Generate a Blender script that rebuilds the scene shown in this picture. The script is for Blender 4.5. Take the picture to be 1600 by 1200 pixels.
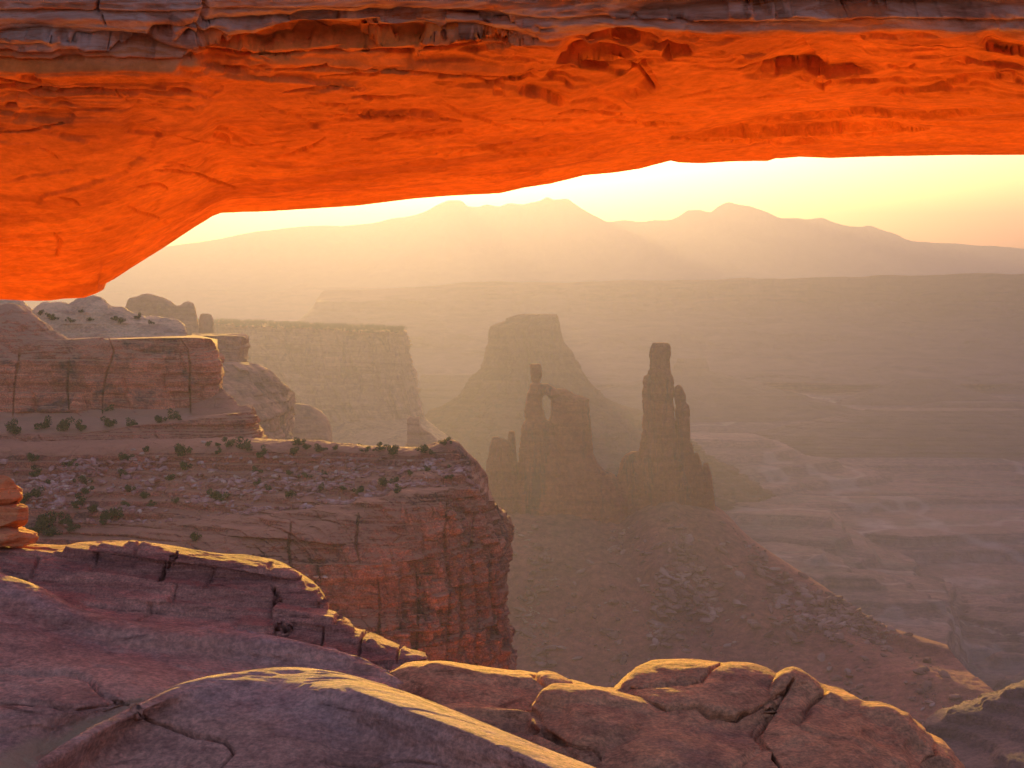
import bpy, math, random
import numpy as np
from mathutils import Vector
R = math.radians
for o in list(bpy.data.objects): bpy.data.objects.remove(o)
SC = bpy.context.scene
COL = SC.collection

# ---------------------------------------------------------------- camera, sky, sun, exposure
F = 2889.0            # focal length in photo pixels
HZ = 430.0            # row of the horizon
cam_d = bpy.data.cameras.new('camera'); cam = bpy.data.objects.new('camera', cam_d); COL.objects.link(cam)
cam_d.sensor_width = 36.0; cam_d.lens = 36.0 * F / 1600.0
cam_d.shift_y = -(600.0 - HZ) / 1600.0
cam_d.clip_start = 0.1; cam_d.clip_end = 40000
cam.location = (0, 0, 0); cam.rotation_euler = (R(90), 0, 0)
SC.camera = cam

SUN_EL, SUN_AZ = R(5.3), math.atan2(-240, F)      # azimuth from +Y, negative = left
world = bpy.data.worlds.new('World'); SC.world = world; world.use_nodes = True
wn = world.node_tree.nodes; wl = world.node_tree.links
bg = wn['Background']; sky = wn.new('ShaderNodeTexSky'); sky.sky_type = 'NISHITA'; sky.sun_disc = False
sky.sun_elevation = SUN_EL; sky.sun_rotation = SUN_AZ; sky.dust_density = 4.5; sky.air_density = 1.0; sky.ozone_density = 1.5
sky.altitude = 0
tn = wn.new('ShaderNodeMix'); tn.data_type = 'RGBA'; tn.blend_type = 'MULTIPLY'; tn.inputs[0].default_value = 1.0
wl.new(sky.outputs[0], tn.inputs[6]); tn.inputs[7].default_value = (1.0, 0.73, 0.92, 1); wl.new(tn.outputs[2], bg.inputs[0]); bg.inputs[1].default_value = 0.14
sd = bpy.data.lights.new('sun', 'SUN'); sd.energy = 5.0; sd.angle = R(1.2); sd.color = (1.0, 0.61, 0.09)
sun = bpy.data.objects.new('sun', sd); COL.objects.link(sun)
dirv = Vector((math.sin(SUN_AZ) * math.cos(SUN_EL), math.cos(SUN_AZ) * math.cos(SUN_EL), math.sin(SUN_EL)))
sun.rotation_euler = dirv.to_track_quat('Z', 'Y').to_euler()
SC.view_settings.view_transform = 'Standard'; SC.view_settings.look = 'None'; SC.view_settings.gamma = 1
SC.view_settings.exposure = 1.9
SC.render.engine = 'CYCLES'
cy = SC.cycles
cy.max_bounces = 8; cy.diffuse_bounces = 5; cy.glossy_bounces = 1; cy.volume_bounces = 1; cy.transmission_bounces = 0
cy.use_denoising = True; cy.volume_step_rate = 4; cy.caustics_reflective = False; cy.caustics_refractive = False

# ---------------------------------------------------------------- noise
def _h(ix, iy, iz, s):
    h = (ix.astype(np.uint32) * np.uint32(374761393) + iy.astype(np.uint32) * np.uint32(668265263)
         + iz.astype(np.uint32) * np.uint32(2147483647) + np.uint32((s * 1013904223) & 0xffffffff))
    h ^= h >> np.uint32(13); h *= np.uint32(1274126177); h ^= h >> np.uint32(16); h *= np.uint32(2246822519); h ^= h >> np.uint32(13)
    return h
def gnoise(x, y, z, s=0):
    x0 = np.floor(x); y0 = np.floor(y); z0 = np.floor(z)
    fx = (x - x0).astype(np.float32); fy = (y - y0).astype(np.float32); fz = (z - z0).astype(np.float32)
    ix = x0.astype(np.int64); iy = y0.astype(np.int64); iz = z0.astype(np.int64)
    q = lambda t: t * t * t * (t * (t * 6 - 15) + 10)
    u, v, w = q(fx), q(fy), q(fz)
    r = 0
    for dx in (0, 1):
        for dy in (0, 1):
            for dz in (0, 1):
                h = _h(ix + dx, iy + dy, iz + dz, s)
                gx = (h & np.uint32(1023)).astype(np.float32) / 511.5 - 1
                gy = ((h >> np.uint32(10)) & np.uint32(1023)).astype(np.float32) / 511.5 - 1
                gz = ((h >> np.uint32(20)) & np.uint32(1023)).astype(np.float32) / 511.5 - 1
                d = gx * (fx - dx) + gy * (fy - dy) + gz * (fz - dz)
                r = r + d * (u if dx else 1 - u) * (v if dy else 1 - v) * (w if dz else 1 - w)
    return r * 1.15
def fbm(x, y, z, octv=4, s=0, gain=0.5, ridged=False):
    a, t, r = 1.0, 0.0, 0
    for k in range(octv):
        n = gnoise(x, y, z, s + k * 17)
        if ridged: n = 1 - 2 * np.abs(n) * 1.6
        r = r + n * a; t += a; a *= gain
        x = x * 2.03 + 3.1; y = y * 2.03 + 1.7; z = z * 2.03 + 7.3
    return r / t
def cell2(x, y, s=0):
    """2-D cellular noise: F1, F2, and a random value per cell"""
    x0 = np.floor(x); y0 = np.floor(y)
    f1 = np.full(x.shape, 9.0); f2 = np.full(x.shape, 9.0); idv = np.zeros(x.shape)
    ix = x0.astype(np.int64); iy = y0.astype(np.int64)
    for dx in (-1, 0, 1):
        for dy in (-1, 0, 1):
            h = _h(ix + dx, iy + dy, np.zeros_like(ix), s)
            px = (h & np.uint32(1023)) / 1023.0; py = ((h >> np.uint32(10)) & np.uint32(1023)) / 1023.0
            r = ((h >> np.uint32(20)) & np.uint32(1023)) / 1023.0
            d = np.sqrt((x0 + dx + px - x) ** 2 + (y0 + dy + py - y) ** 2)
            m = d < f1
            f2 = np.where(m, f1, np.minimum(f2, d)); idv = np.where(m, r, idv); f1 = np.where(m, d, f1)
    return f1, f2, idv
def sstep(a, b, x):
    t = np.clip((x - a) / (b - a), 0, 1); return t * t * (3 - 2 * t)
def terr(z, step, sharp=0.75):
    """terrace a height: flat treads and steep risers"""
    q = z / step; f = np.floor(q); t = q - f
    return (f + sstep(sharp, 1.0, t) * 0.8 + t * 0.2) * step
def strata(h, s=0, n=4):
    """blocky 1-D layering in -1..1 as a function of a bedding height h"""
    r, a = 0, 1.0
    for k in range(n):
        i = np.floor(h); f = h - i
        v0 = (_h(i.astype(np.int64), i.astype(np.int64) * 0, i.astype(np.int64) * 0, s + k) & np.uint32(1023)) / 511.5 - 1
        v1 = (_h(i.astype(np.int64) + 1, i.astype(np.int64) * 0, i.astype(np.int64) * 0, s + k) & np.uint32(1023)) / 511.5 - 1
        r = r + a * (v0 + (v1 - v0) * sstep(0.72, 1.0, f)); a *= 0.62; h = h * 1.9 + 5.3
    return r / 2.0

def blocks(s, h, width, seed):
    """courses of blocks: random value per block, distance to the nearest joint, distance to the nearest bed"""
    i = np.floor(h).astype(np.int64); o0 = np.zeros_like(i)
    a = (_h(i, o0, o0 + 3, seed) & np.uint32(1023)) / 1023.0; b = ((_h(i, o0, o0 + 3, seed) >> np.uint32(10)) & np.uint32(1023)) / 1023.0
    q = s / (width * (0.5 + 1.1 * a)) + 17 * b; j = np.floor(q).astype(np.int64)
    r = (_h(i, j, o0, seed + 1) & np.uint32(1023)) / 1023.0
    q = q - j; f = h - np.floor(h)
    return r - 0.5, np.minimum(q, 1 - q), np.minimum(f, 1 - f)

# ---------------------------------------------------------------- mesh helpers
def W(px, py, Y):
    return ((px - 800.0) / F * Y, Y, -(py - HZ) / F * Y)
def tag(o, label=None, cat=None, group=None, kind=None):
    if label: o['label'] = label
    if cat: o['category'] = cat
    if group: o['group'] = group
    if kind: o['kind'] = kind
    return o
MS = [1.0]     # distance factor: scales a shape about the viewpoint while it is being built
def mesh_from(name, V, Q, mat, smooth=True, parent=None, attrs=None, origin=True):
    V = np.asarray(V, dtype=np.float64) * MS[0]
    org = np.zeros(3)
    if origin and parent is None:
        org = np.array([(V[:, 0].min() + V[:, 0].max()) / 2, (V[:, 1].min() + V[:, 1].max()) / 2, V[:, 2].min()])
    me = bpy.data.meshes.new(name); n = len(V); k = Q.shape[1]
    me.vertices.add(n); me.vertices.foreach_set('co', (V - org).astype(np.float32).ravel())
    me.loops.add(Q.size); me.loops.foreach_set('vertex_index', Q.astype(np.int32).ravel())
    me.polygons.add(len(Q)); me.polygons.foreach_set('loop_start', np.arange(0, Q.size, k, dtype=np.int32))
    me.polygons.foreach_set('loop_total', np.full(len(Q), k, dtype=np.int32))
    me.polygons.foreach_set('use_smooth', np.full(len(Q), smooth, dtype=bool))
    for an, av in (attrs or {}).items():
        at = me.attributes.new(an, 'FLOAT', 'POINT'); at.data.foreach_set('value', np.asarray(av, dtype=np.float32).ravel())
    me.update(calc_edges=True); me.materials.append(mat)
    o = bpy.data.objects.new(name, me); COL.objects.link(o); o.location = org
    if parent is not None: o.parent = parent
    return o
def quads(nv, nu, wrap_u=False):
    a = np.arange(nv * nu).reshape(nv, nu)
    if wrap_u: a = np.concatenate([a, a[:, :1]], axis=1)
    return np.stack([a[:-1, :-1].ravel(), a[:-1, 1:].ravel(), a[1:, 1:].ravel(), a[1:, :-1].ravel()], axis=1)
def blur(P, k):
    for ax in (0, 1):
        pad = [(0, 0)] * P.ndim; pad[ax] = (k + 1, k); C = np.cumsum(np.pad(P, pad, mode='edge'), axis=ax)
        n = P.shape[ax]; P = (np.take(C, range(2 * k + 1, 2 * k + 1 + n), axis=ax) - np.take(C, range(0, n), axis=ax)) / (2 * k + 1)
    return P
def normals(P, k=0):
    if k: P = blur(P, k)
    du = np.gradient(P, axis=1); dv = np.gradient(P, axis=0)
    n = np.cross(dv, du); l = np.linalg.norm(n, axis=2, keepdims=True); return n / np.maximum(l, 1e-9)
def interp_pts(t, tk, K):
    """smooth monotone-ish interpolation of rows K (n,3) at tk"""
    out = np.empty(t.shape + (K.shape[1],))
    for c in range(K.shape[1]):
        y = K[:, c]; m = np.gradient(y, tk) if len(tk) > 2 else np.full(len(tk), (y[-1] - y[0]) / (tk[-1] - tk[0]))
        d = np.diff(y) / np.diff(tk)
        for i in range(1, len(tk) - 1):                     # limit overshoot
            if d[i - 1] * d[i] <= 0: m[i] = 0
            else: m[i] = np.sign(d[i]) * min(abs(m[i]), 3 * min(abs(d[i]), abs(d[i - 1])))
        i = np.clip(np.searchsorted(tk, t, side='right') - 1, 0, len(tk) - 2)
        h = tk[i + 1] - tk[i]; s = (t - tk[i]) / h
        out[..., c] = ((2 * s**3 - 3 * s**2 + 1) * y[i] + (s**3 - 2 * s**2 + s) * h * m[i]
                       + (-2 * s**3 + 3 * s**2) * y[i + 1] + (s**3 - s**2) * h * m[i + 1])
    return out
def loft(curves, nu, nv, vw=None, linear_v=False):
    """curves: rows (top to bottom) of control points (px, py, Y); returns a world-space grid (nv, nu, 3)"""
    rows = []
    for c in curves:
        K = np.array(c, float); d = np.r_[0, np.cumsum(np.maximum(np.hypot(np.diff(K[:, 0]), np.diff(K[:, 1])), 2.0) )]
        rows.append(interp_pts(np.linspace(0, 1, nu), d / d[-1], K))
    rows = np.array(rows)
    tk = np.linspace(0, 1, len(curves)) if vw is None else np.array(vw, float) / vw[-1]
    t = np.linspace(0, 1, nv)
    if linear_v:
        i = np.clip(np.searchsorted(tk, t, side='right') - 1, 0, len(tk) - 2); s = ((t - tk[i]) / (tk[i + 1] - tk[i]))[:, None, None]
        G = rows[i] * (1 - s) + rows[i + 1] * s
    else:
        G = np.empty((nv, nu, 3))
        flat = rows.reshape(len(curves), -1)
        G = interp_pts(t, tk, flat).reshape(nv, nu, 3)
    Y = G[..., 2]
    return np.stack([(G[..., 0] - 800) / F * Y, Y, -(G[..., 1] - HZ) / F * Y], axis=2)
def push(P, d, N=None):
    N = normals(P) if N is None else N
    return P + N * d[..., None]
def grid_obj(name, P, mat, attrs=None, wrap=False, **kw):
    return mesh_from(name, P.reshape(-1, 3), quads(P.shape[0], P.shape[1], wrap), mat, attrs=attrs, **kw)

# ---------------------------------------------------------------- materials
def rock_mat(name, cols, band=1.0, band_x=0.15, noise=1.0, stain=None, stain_scale=1.0, stain_amt=0.5, stain_stretch=(1, 1, 1),
             bump=0.3, bump_scale=4.0, bump_dist=0.05, rough=0.9, speck=0.0, tilt=0.0, crack=0.0, crack_scale=1.0, fine=None, attr=None, attr_col=None, topcol=None):
    m = bpy.data.materials.new(name); m.use_nodes = True; nt = m.node_tree; N = nt.nodes; L = nt.links
    bs = N['Principled BSDF']; bs.inputs['Roughness'].default_value = rough; bs.inputs['Specular IOR Level'].default_value = 0.25
    geo = N.new('ShaderNodeNewGeometry')
    def mapped(scale, rot=(0, 0, 0)):
        mp = N.new('ShaderNodeMapping'); mp.inputs['Scale'].default_value = scale; mp.inputs['Rotation'].default_value = rot
        L.new(geo.outputs['Position'], mp.inputs[0]); return mp.outputs[0]
    def noise_t(vec, sc, det=6, ro=0.55, dist=0.0):
        n = N.new('ShaderNodeTexNoise'); n.inputs['Scale'].default_value = sc; n.inputs['Detail'].default_value = det
        n.inputs['Roughness'].default_value = ro; n.inputs['Distortion'].default_value = dist
        L.new(vec, n.inputs['Vector']); return n.outputs['Fac']
    def ramp(fac, stops):
        r = N.new('ShaderNodeValToRGB'); el = r.color_ramp.elements
        while len(el) < len(stops): el.new(0.5)
        for e, (p, c) in zip(el, stops): e.position = p; e.color = tuple(c) + (1,)
        L.new(fac, r.inputs[0]); return r.outputs[0]
    def mix(fac, a, b, mode='MIX'):
        x = N.new('ShaderNodeMix'); x.data_type = 'RGBA'; x.blend_type = mode
        for s, v in ((0, fac), (6, a), (7, b)):
            if isinstance(v, (int, float)): x.inputs[s].default_value = v
            elif isinstance(v, tuple): x.inputs[s].default_value = v + (1,)
            else: L.new(v, x.inputs[s])
        return x.outputs[2]
    bandf = noise_t(mapped((band * band_x, band * band_x, band), (R(0), tilt, 0)), 1.0, 5, 0.6, 0.4)
    n = len(cols)
    c = ramp(bandf, [(0.30 + 0.40 * i / (n - 1), cols[i]) for i in range(n)])
    big = noise_t(mapped((noise,) * 3), 1.0, 6, 0.6)
    c = mix(0.55, c, mix(1.0, c, ramp(big, [(0.3, (0.62, 0.60, 0.60)), (0.7, (1.25, 1.22, 1.2))]), 'MULTIPLY'))
    if stain:
        s = noise_t(mapped(tuple(stain_scale * q for q in stain_stretch)), 1.0, 7, 0.65, 0.3)
        c = mix(ramp(s, [(0.52, (0, 0, 0)), (0.62, (stain_amt,) * 3)]), c, stain)
    if speck:
        s = noise_t(mapped((noise * 14,) * 3), 1.0, 3, 0.7)
        c = mix(speck, c, mix(1.0, c, ramp(s, [(0.35, (0.45,) * 3), (0.65, (1.6,) * 3)]), 'MULTIPLY'))
    if fine:
        f_ = noise_t(mapped((fine * 0.12, fine * 0.12, fine), (0, tilt, 0)), 1.0, 7, 0.75, 0.8)
        c = mix(0.8, c, mix(1.0, c, ramp(f_, [(0.33, (0.32, 0.28, 0.27)), (0.44, (0.95, 0.94, 0.94)), (0.70, (1.30, 1.27, 1.22))]), 'MULTIPLY'))
        f2_ = noise_t(mapped((fine * 2.2,) * 3), 1.0, 4, 0.7)
        c = mix(0.7, c, mix(1.0, c, ramp(f2_, [(0.36, (0.60,) * 3), (0.64, (1.38,) * 3)]), 'MULTIPLY'))
    ta = N.new('ShaderNodeAttribute'); ta.attribute_name = 'tone'; tm = N.new('ShaderNodeMath'); tm.operation = 'MULTIPLY_ADD'; L.new(ta.outputs['Fac'], tm.inputs[0]); tm.inputs[1].default_value = 0.7; tm.inputs[2].default_value = 1.0
    cc = N.new('ShaderNodeCombineXYZ'); [L.new(tm.outputs[0], cc.inputs[q]) for q in range(3)]; c = mix(1.0, c, cc.outputs[0], 'MULTIPLY')
    if attr:
        a = N.new('ShaderNodeAttribute'); a.attribute_name = attr
        wc = attr_col if attr != 'weather' else ramp(noise_t(mapped((0.9, 0.9, 5.0)), 1.0, 8, 0.7, 0.6), [(0.34, (0.17, 0.085, 0.05)), (0.44, (0.38, 0.21, 0.14)), (0.54, (0.46, 0.34, 0.28)), (0.60, (0.34, 0.17, 0.10)), (0.68, (0.50, 0.20, 0.08))])
        c = mix(a.outputs['Fac'], c, wc)
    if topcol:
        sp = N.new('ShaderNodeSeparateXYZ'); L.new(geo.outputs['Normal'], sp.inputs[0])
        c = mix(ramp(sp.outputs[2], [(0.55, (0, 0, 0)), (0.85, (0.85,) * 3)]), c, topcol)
    L.new(c, bs.inputs['Base Color'])
    b1 = noise_t(mapped((bump_scale * band_x * 2, bump_scale * band_x * 2, bump_scale), (0, tilt, 0)), 1.0, 8, 0.65, 0.5)
    b2 = noise_t(mapped((bump_scale * 1.7,) * 3), 1.0, 9, 0.7)
    ad = N.new('ShaderNodeMath'); ad.operation = 'ADD'; L.new(b1, ad.inputs[0]); L.new(b2, ad.inputs[1])
    h = ad.outputs[0]
    if crack:
        vo = N.new('ShaderNodeTexVoronoi'); vo.feature = 'DISTANCE_TO_EDGE'; vo.inputs['Scale'].default_value = crack_scale
        nz = N.new('ShaderNodeTexNoise'); nz.inputs['Scale'].default_value = crack_scale * 1.5; nz.inputs['Detail'].default_value = 4
        L.new(mapped((1, 1, 1)), nz.inputs['Vector'])
        mv = mix(0.35 , mapped((0.5, 0.5, 1.3)), nz.outputs['Color']); L.new(mv, vo.inputs['Vector'])
        cr = ramp(vo.outputs['Distance'], [(0.0, (0, 0, 0)), (0.03, (1, 1, 1))])
        mu = N.new('ShaderNodeMath'); mu.operation = 'MULTIPLY_ADD'; L.new(cr, mu.inputs[0]); mu.inputs[1].default_value = crack; L.new(h, mu.inputs[2]); h = mu.outputs[0]
    bp = N.new('ShaderNodeBump'); bp.inputs['Strength'].default_value = bump; bp.inputs['Distance'].default_value = bump_dist
    L.new(h, bp.inputs['Height']); L.new(bp.outputs[0], bs.inputs['Normal'])
    return m
M = {}
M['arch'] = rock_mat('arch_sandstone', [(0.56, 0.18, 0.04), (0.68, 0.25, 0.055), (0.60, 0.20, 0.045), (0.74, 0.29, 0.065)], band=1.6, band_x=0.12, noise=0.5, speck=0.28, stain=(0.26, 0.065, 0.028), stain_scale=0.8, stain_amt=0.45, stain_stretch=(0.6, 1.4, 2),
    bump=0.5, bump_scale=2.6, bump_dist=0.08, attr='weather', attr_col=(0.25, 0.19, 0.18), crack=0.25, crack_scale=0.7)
M['slick'] = rock_mat('slickrock', [(0.58, 0.30, 0.205), (0.68, 0.375, 0.26), (0.52, 0.265, 0.185), (0.70, 0.41, 0.29)], band=2.2, band_x=0.25, noise=0.7, stain=(0.60, 0.42, 0.37), stain_scale=0.9, stain_amt=0.4, stain_stretch=(0.5, 1, 1),
    bump=1.0, bump_scale=6, bump_dist=0.07, speck=0.3, tilt=R(5), fine=17, attr='pale', attr_col=(0.60, 0.40, 0.22))
M['slick2'] = rock_mat('brown_sandstone', [(0.62, 0.29, 0.145), (0.72, 0.37, 0.185), (0.56, 0.25, 0.125)], band=3, band_x=0.3, noise=0.8, stain=(0.22, 0.12, 0.10), stain_scale=1.2, stain_amt=0.5,
    bump=1.0, bump_scale=8, bump_dist=0.06, speck=0.3, tilt=R(-14), fine=20)
M['layer'] = rock_mat('layered_sandstone', [(0.50, 0.235, 0.16), (0.64, 0.33, 0.225), (0.42, 0.185, 0.13), (0.58, 0.28, 0.17)], band=11, band_x=0.06, noise=0.9, stain=(0.18, 0.11, 0.10), stain_scale=1.3, stain_amt=0.5, stain_stretch=(0.4, 1, 2.5),
    bump=1.0, bump_scale=18, bump_dist=0.045, speck=0.3, tilt=R(5), fine=30)
M['layer_orange'] = rock_mat('orange_sandstone', [(0.60, 0.22, 0.09), (0.70, 0.30, 0.12), (0.50, 0.18, 0.08)], band=14, band_x=0.06, noise=1.5, bump=0.8, bump_scale=16, bump_dist=0.03, speck=0.2)
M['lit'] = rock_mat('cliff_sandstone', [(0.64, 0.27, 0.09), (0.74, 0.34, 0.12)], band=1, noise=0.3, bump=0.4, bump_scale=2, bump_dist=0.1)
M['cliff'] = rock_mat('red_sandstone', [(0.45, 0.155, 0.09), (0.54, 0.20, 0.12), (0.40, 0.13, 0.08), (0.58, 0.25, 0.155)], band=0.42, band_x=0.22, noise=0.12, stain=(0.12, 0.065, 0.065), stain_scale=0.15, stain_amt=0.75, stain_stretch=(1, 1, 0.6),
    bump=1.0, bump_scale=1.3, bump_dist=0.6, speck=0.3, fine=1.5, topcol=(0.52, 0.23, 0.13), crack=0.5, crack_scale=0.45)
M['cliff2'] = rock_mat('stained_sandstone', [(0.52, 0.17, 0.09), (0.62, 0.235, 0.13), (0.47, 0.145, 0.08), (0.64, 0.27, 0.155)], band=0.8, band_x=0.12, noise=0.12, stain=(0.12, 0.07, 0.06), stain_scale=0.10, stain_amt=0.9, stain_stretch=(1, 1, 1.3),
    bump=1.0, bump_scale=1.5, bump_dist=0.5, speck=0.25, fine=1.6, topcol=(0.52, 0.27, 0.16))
M['cliff3'] = rock_mat('brown_cliff_sandstone', [(0.40, 0.17, 0.10), (0.52, 0.24, 0.14), (0.33, 0.14, 0.09)], band=0.16, band_x=0.08, noise=0.03, stain=(0.16, 0.09, 0.07), stain_scale=0.05, stain_amt=0.6, stain_stretch=(1, 1, 0.4), bump=0.8, bump_scale=0.4, bump_dist=1.6, speck=0.2)
M['pale'] = rock_mat('pale_sandstone', [(0.68, 0.42, 0.22), (0.76, 0.50, 0.28), (0.60, 0.34, 0.18)], band=0.35, noise=0.1, stain=(0.36, 0.20, 0.14), stain_scale=0.12, stain_amt=0.5, bump=0.8, bump_scale=0.8, bump_dist=0.8, speck=0.3)
M['far2'] = rock_mat('mesa_sandstone', [(0.42, 0.20, 0.10), (0.52, 0.26, 0.14), (0.35, 0.16, 0.085)], band=0.06, band_x=0.1, noise=0.012, stain=(0.16, 0.09, 0.06), stain_scale=0.03, stain_amt=0.6, stain_stretch=(1, 1, 0.15), bump=0.8, bump_scale=0.12, bump_dist=5, speck=0.2)
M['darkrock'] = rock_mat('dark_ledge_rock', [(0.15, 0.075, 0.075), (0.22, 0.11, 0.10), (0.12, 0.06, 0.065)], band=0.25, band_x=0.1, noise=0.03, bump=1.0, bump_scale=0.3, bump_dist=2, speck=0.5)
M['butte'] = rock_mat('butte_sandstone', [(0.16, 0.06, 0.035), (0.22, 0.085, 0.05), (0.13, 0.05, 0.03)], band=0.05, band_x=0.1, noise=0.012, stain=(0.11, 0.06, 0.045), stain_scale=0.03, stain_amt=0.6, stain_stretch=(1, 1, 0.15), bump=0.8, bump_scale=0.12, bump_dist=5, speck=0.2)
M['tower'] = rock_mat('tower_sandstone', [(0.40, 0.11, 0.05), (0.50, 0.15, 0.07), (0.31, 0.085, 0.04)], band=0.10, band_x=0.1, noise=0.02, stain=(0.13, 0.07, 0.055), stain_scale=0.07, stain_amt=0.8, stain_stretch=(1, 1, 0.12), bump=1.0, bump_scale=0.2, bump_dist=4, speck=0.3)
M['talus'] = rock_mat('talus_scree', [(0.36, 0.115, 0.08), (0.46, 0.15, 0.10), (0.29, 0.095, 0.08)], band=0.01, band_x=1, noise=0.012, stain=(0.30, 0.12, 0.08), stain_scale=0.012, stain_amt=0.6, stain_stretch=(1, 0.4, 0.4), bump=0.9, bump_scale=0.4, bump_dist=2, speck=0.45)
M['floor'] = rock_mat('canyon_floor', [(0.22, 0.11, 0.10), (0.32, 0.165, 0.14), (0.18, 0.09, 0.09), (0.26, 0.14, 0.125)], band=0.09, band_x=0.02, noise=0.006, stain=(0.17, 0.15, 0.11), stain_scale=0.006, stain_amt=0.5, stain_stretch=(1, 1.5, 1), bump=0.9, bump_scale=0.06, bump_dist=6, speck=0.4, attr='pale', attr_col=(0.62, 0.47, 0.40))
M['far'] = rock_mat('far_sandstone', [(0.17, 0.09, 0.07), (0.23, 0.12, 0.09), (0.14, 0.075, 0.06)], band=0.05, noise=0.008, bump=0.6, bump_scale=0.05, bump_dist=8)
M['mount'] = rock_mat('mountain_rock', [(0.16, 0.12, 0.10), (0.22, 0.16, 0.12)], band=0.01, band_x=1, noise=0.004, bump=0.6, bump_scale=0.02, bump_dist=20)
def plain_mat(name, cols, scale, rough=0.9):
    m = bpy.data.materials.new(name); m.use_nodes = True; N = m.node_tree.nodes; L = m.node_tree.links
    bs = N['Principled BSDF']; bs.inputs['Roughness'].default_value = rough; bs.inputs['Specular IOR Level'].default_value = 0.2
    g = N.new('ShaderNodeNewGeometry'); n = N.new('ShaderNodeTexNoise'); n.inputs['Scale'].default_value = scale; n.inputs['Detail'].default_value = 3
    L.new(g.outputs['Position'], n.inputs['Vector']); r = N.new('ShaderNodeValToRGB'); el = r.color_ramp.elements
    while len(el) < len(cols): el.new(0.5)
    for i, (e, c) in enumerate(zip(el, cols)): e.position = 0.3 + 0.4 * i / (len(cols) - 1); e.color = tuple(c) + (1,)
    L.new(n.outputs['Fac'], r.inputs[0]); L.new(r.outputs[0], bs.inputs['Base Color']); return m
M['leaf'] = plain_mat('juniper_green', [(0.035, 0.05, 0.018), (0.075, 0.095, 0.03), (0.11, 0.12, 0.045)], 1.2)
M['rubble'] = plain_mat('broken_stone', [(0.28, 0.12, 0.09), (0.38, 0.18, 0.14), (0.50, 0.32, 0.27)], 0.6)
M['palestone'] = plain_mat('pale_stone', [(0.44, 0.27, 0.19), (0.56, 0.38, 0.28)], 0.8)
M['scree'] = plain_mat('scree_stone', [(0.20, 0.085, 0.07), (0.32, 0.14, 0.10), (0.46, 0.26, 0.20)], 0.05)
HAZE_DENSITY = 1.8e-4; HAZE_COLOR = (0.108, 0.1145, 0.285); HAZE_G = 0.68
# ---------------------------------------------------------------- shape helpers for rock
def carve(P, line, width, depth, N=None, shape=2.0):
    """press a crack along a photo polyline (px, py) into grid P; width in photo pixels, depth in metres"""
    px = P[..., 0] / P[..., 1] * F + 800; py = -P[..., 2] / P[..., 1] * F + HZ
    L = np.array(line, float); best = np.full(px.shape, 1e9); tt = np.zeros(px.shape); tot = 0
    seg = np.hypot(np.diff(L[:, 0]), np.diff(L[:, 1])); S = seg.sum()
    wob = fbm(px * 0.03, py * 0.03, px * 0 + len(line), 5, 5) * 8
    for i in range(len(seg)):
        a, b = L[i], L[i + 1]; dx, dy = b - a
        t = np.clip(((px - a[0]) * dx + (py + wob - a[1]) * dy) / (seg[i] ** 2), 0, 1)
        d = np.hypot(px - a[0] - t * dx, py + wob - a[1] - t * dy)
        m = d < best; best = np.where(m, d, best); tt = np.where(m, (tot + t * seg[i]) / S, tt); tot += seg[i]
    w = width * (0.35 + 0.65 * np.sin(np.pi * np.clip(tt, 0.02, 0.98)))
    k = np.exp(-(best / w) ** shape)
    N = normals(P) if N is None else N
    return P - N * (k * depth)[..., None]
def rough(P, amps, seed=0, ani=(1, 1, 1)):
    """amps: list of (wavelength m, amplitude m)"""
    N = normals(P); d = 0
    for i, (wl_, a) in enumerate(amps):
        d = d + a * fbm(P[..., 0] / wl_ * ani[0], P[..., 1] / wl_ * ani[1], P[..., 2] / wl_ * ani[2], 4, seed + i * 31)
    return push(P, d, N)
def shift(c, dy, dY):
    return [(p[0], p[1] + dy, p[2] + dY) for p in c]
def boulder_pts(n, rad, seed, sx=1, sy=1, sz=1, blk=0.25, lay=0.06, lay_h=0.2):
    """unit sphere grid pushed into a blocky, layered stone"""
    nv, nu = n, n * 2
    th = np.linspace(0, np.pi, nv)[:, None] * np.ones((1, nu)); ph = np.ones((nv, 1)) * np.linspace(0, 2 * np.pi, nu, endpoint=False)[None]
    D = np.stack([np.sin(th) * np.cos(ph), np.sin(th) * np.sin(ph), np.cos(th)], axis=2)
    p = 3.2; r = (np.abs(D) ** p).sum(2) ** (-1 / p)
    rs = np.random.RandomState(seed)
    for k in range(13):                                     # planar facets
        a = rs.normal(size=3); a /= np.linalg.norm(a); h = rs.uniform(0.62, 1.0)
        q = (D * a).sum(2); r = np.minimum(r, np.where(q > 0.05, h / np.maximum(q, 0.05), 9))
    r = r * (1 + blk * fbm(D[..., 0] * 1.3, D[..., 1] * 1.3, D[..., 2] * 1.3, 4, seed))
    P = D * r[..., None] * np.array([sx, sy, sz]) * rad
    if lay:
        f = 1 + lay * strata(P[..., 2] / (rad * lay_h) + 7 + seed, seed) + 0.02 * fbm(P[..., 0] * 6 / rad, P[..., 1] * 6 / rad, P[..., 2] * 18 / rad, 3, seed + 5)
        P[..., 0] *= f; P[..., 1] *= f
    return P
def merge(parts):
    V, Q, o = [], [], 0
    for P, wrap in parts:
        V.append(P.reshape(-1, 3)); Q.append(quads(P.shape[0], P.shape[1], wrap) + o); o += P.shape[0] * P.shape[1]
    return np.concatenate(V), np.concatenate(Q)
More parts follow.
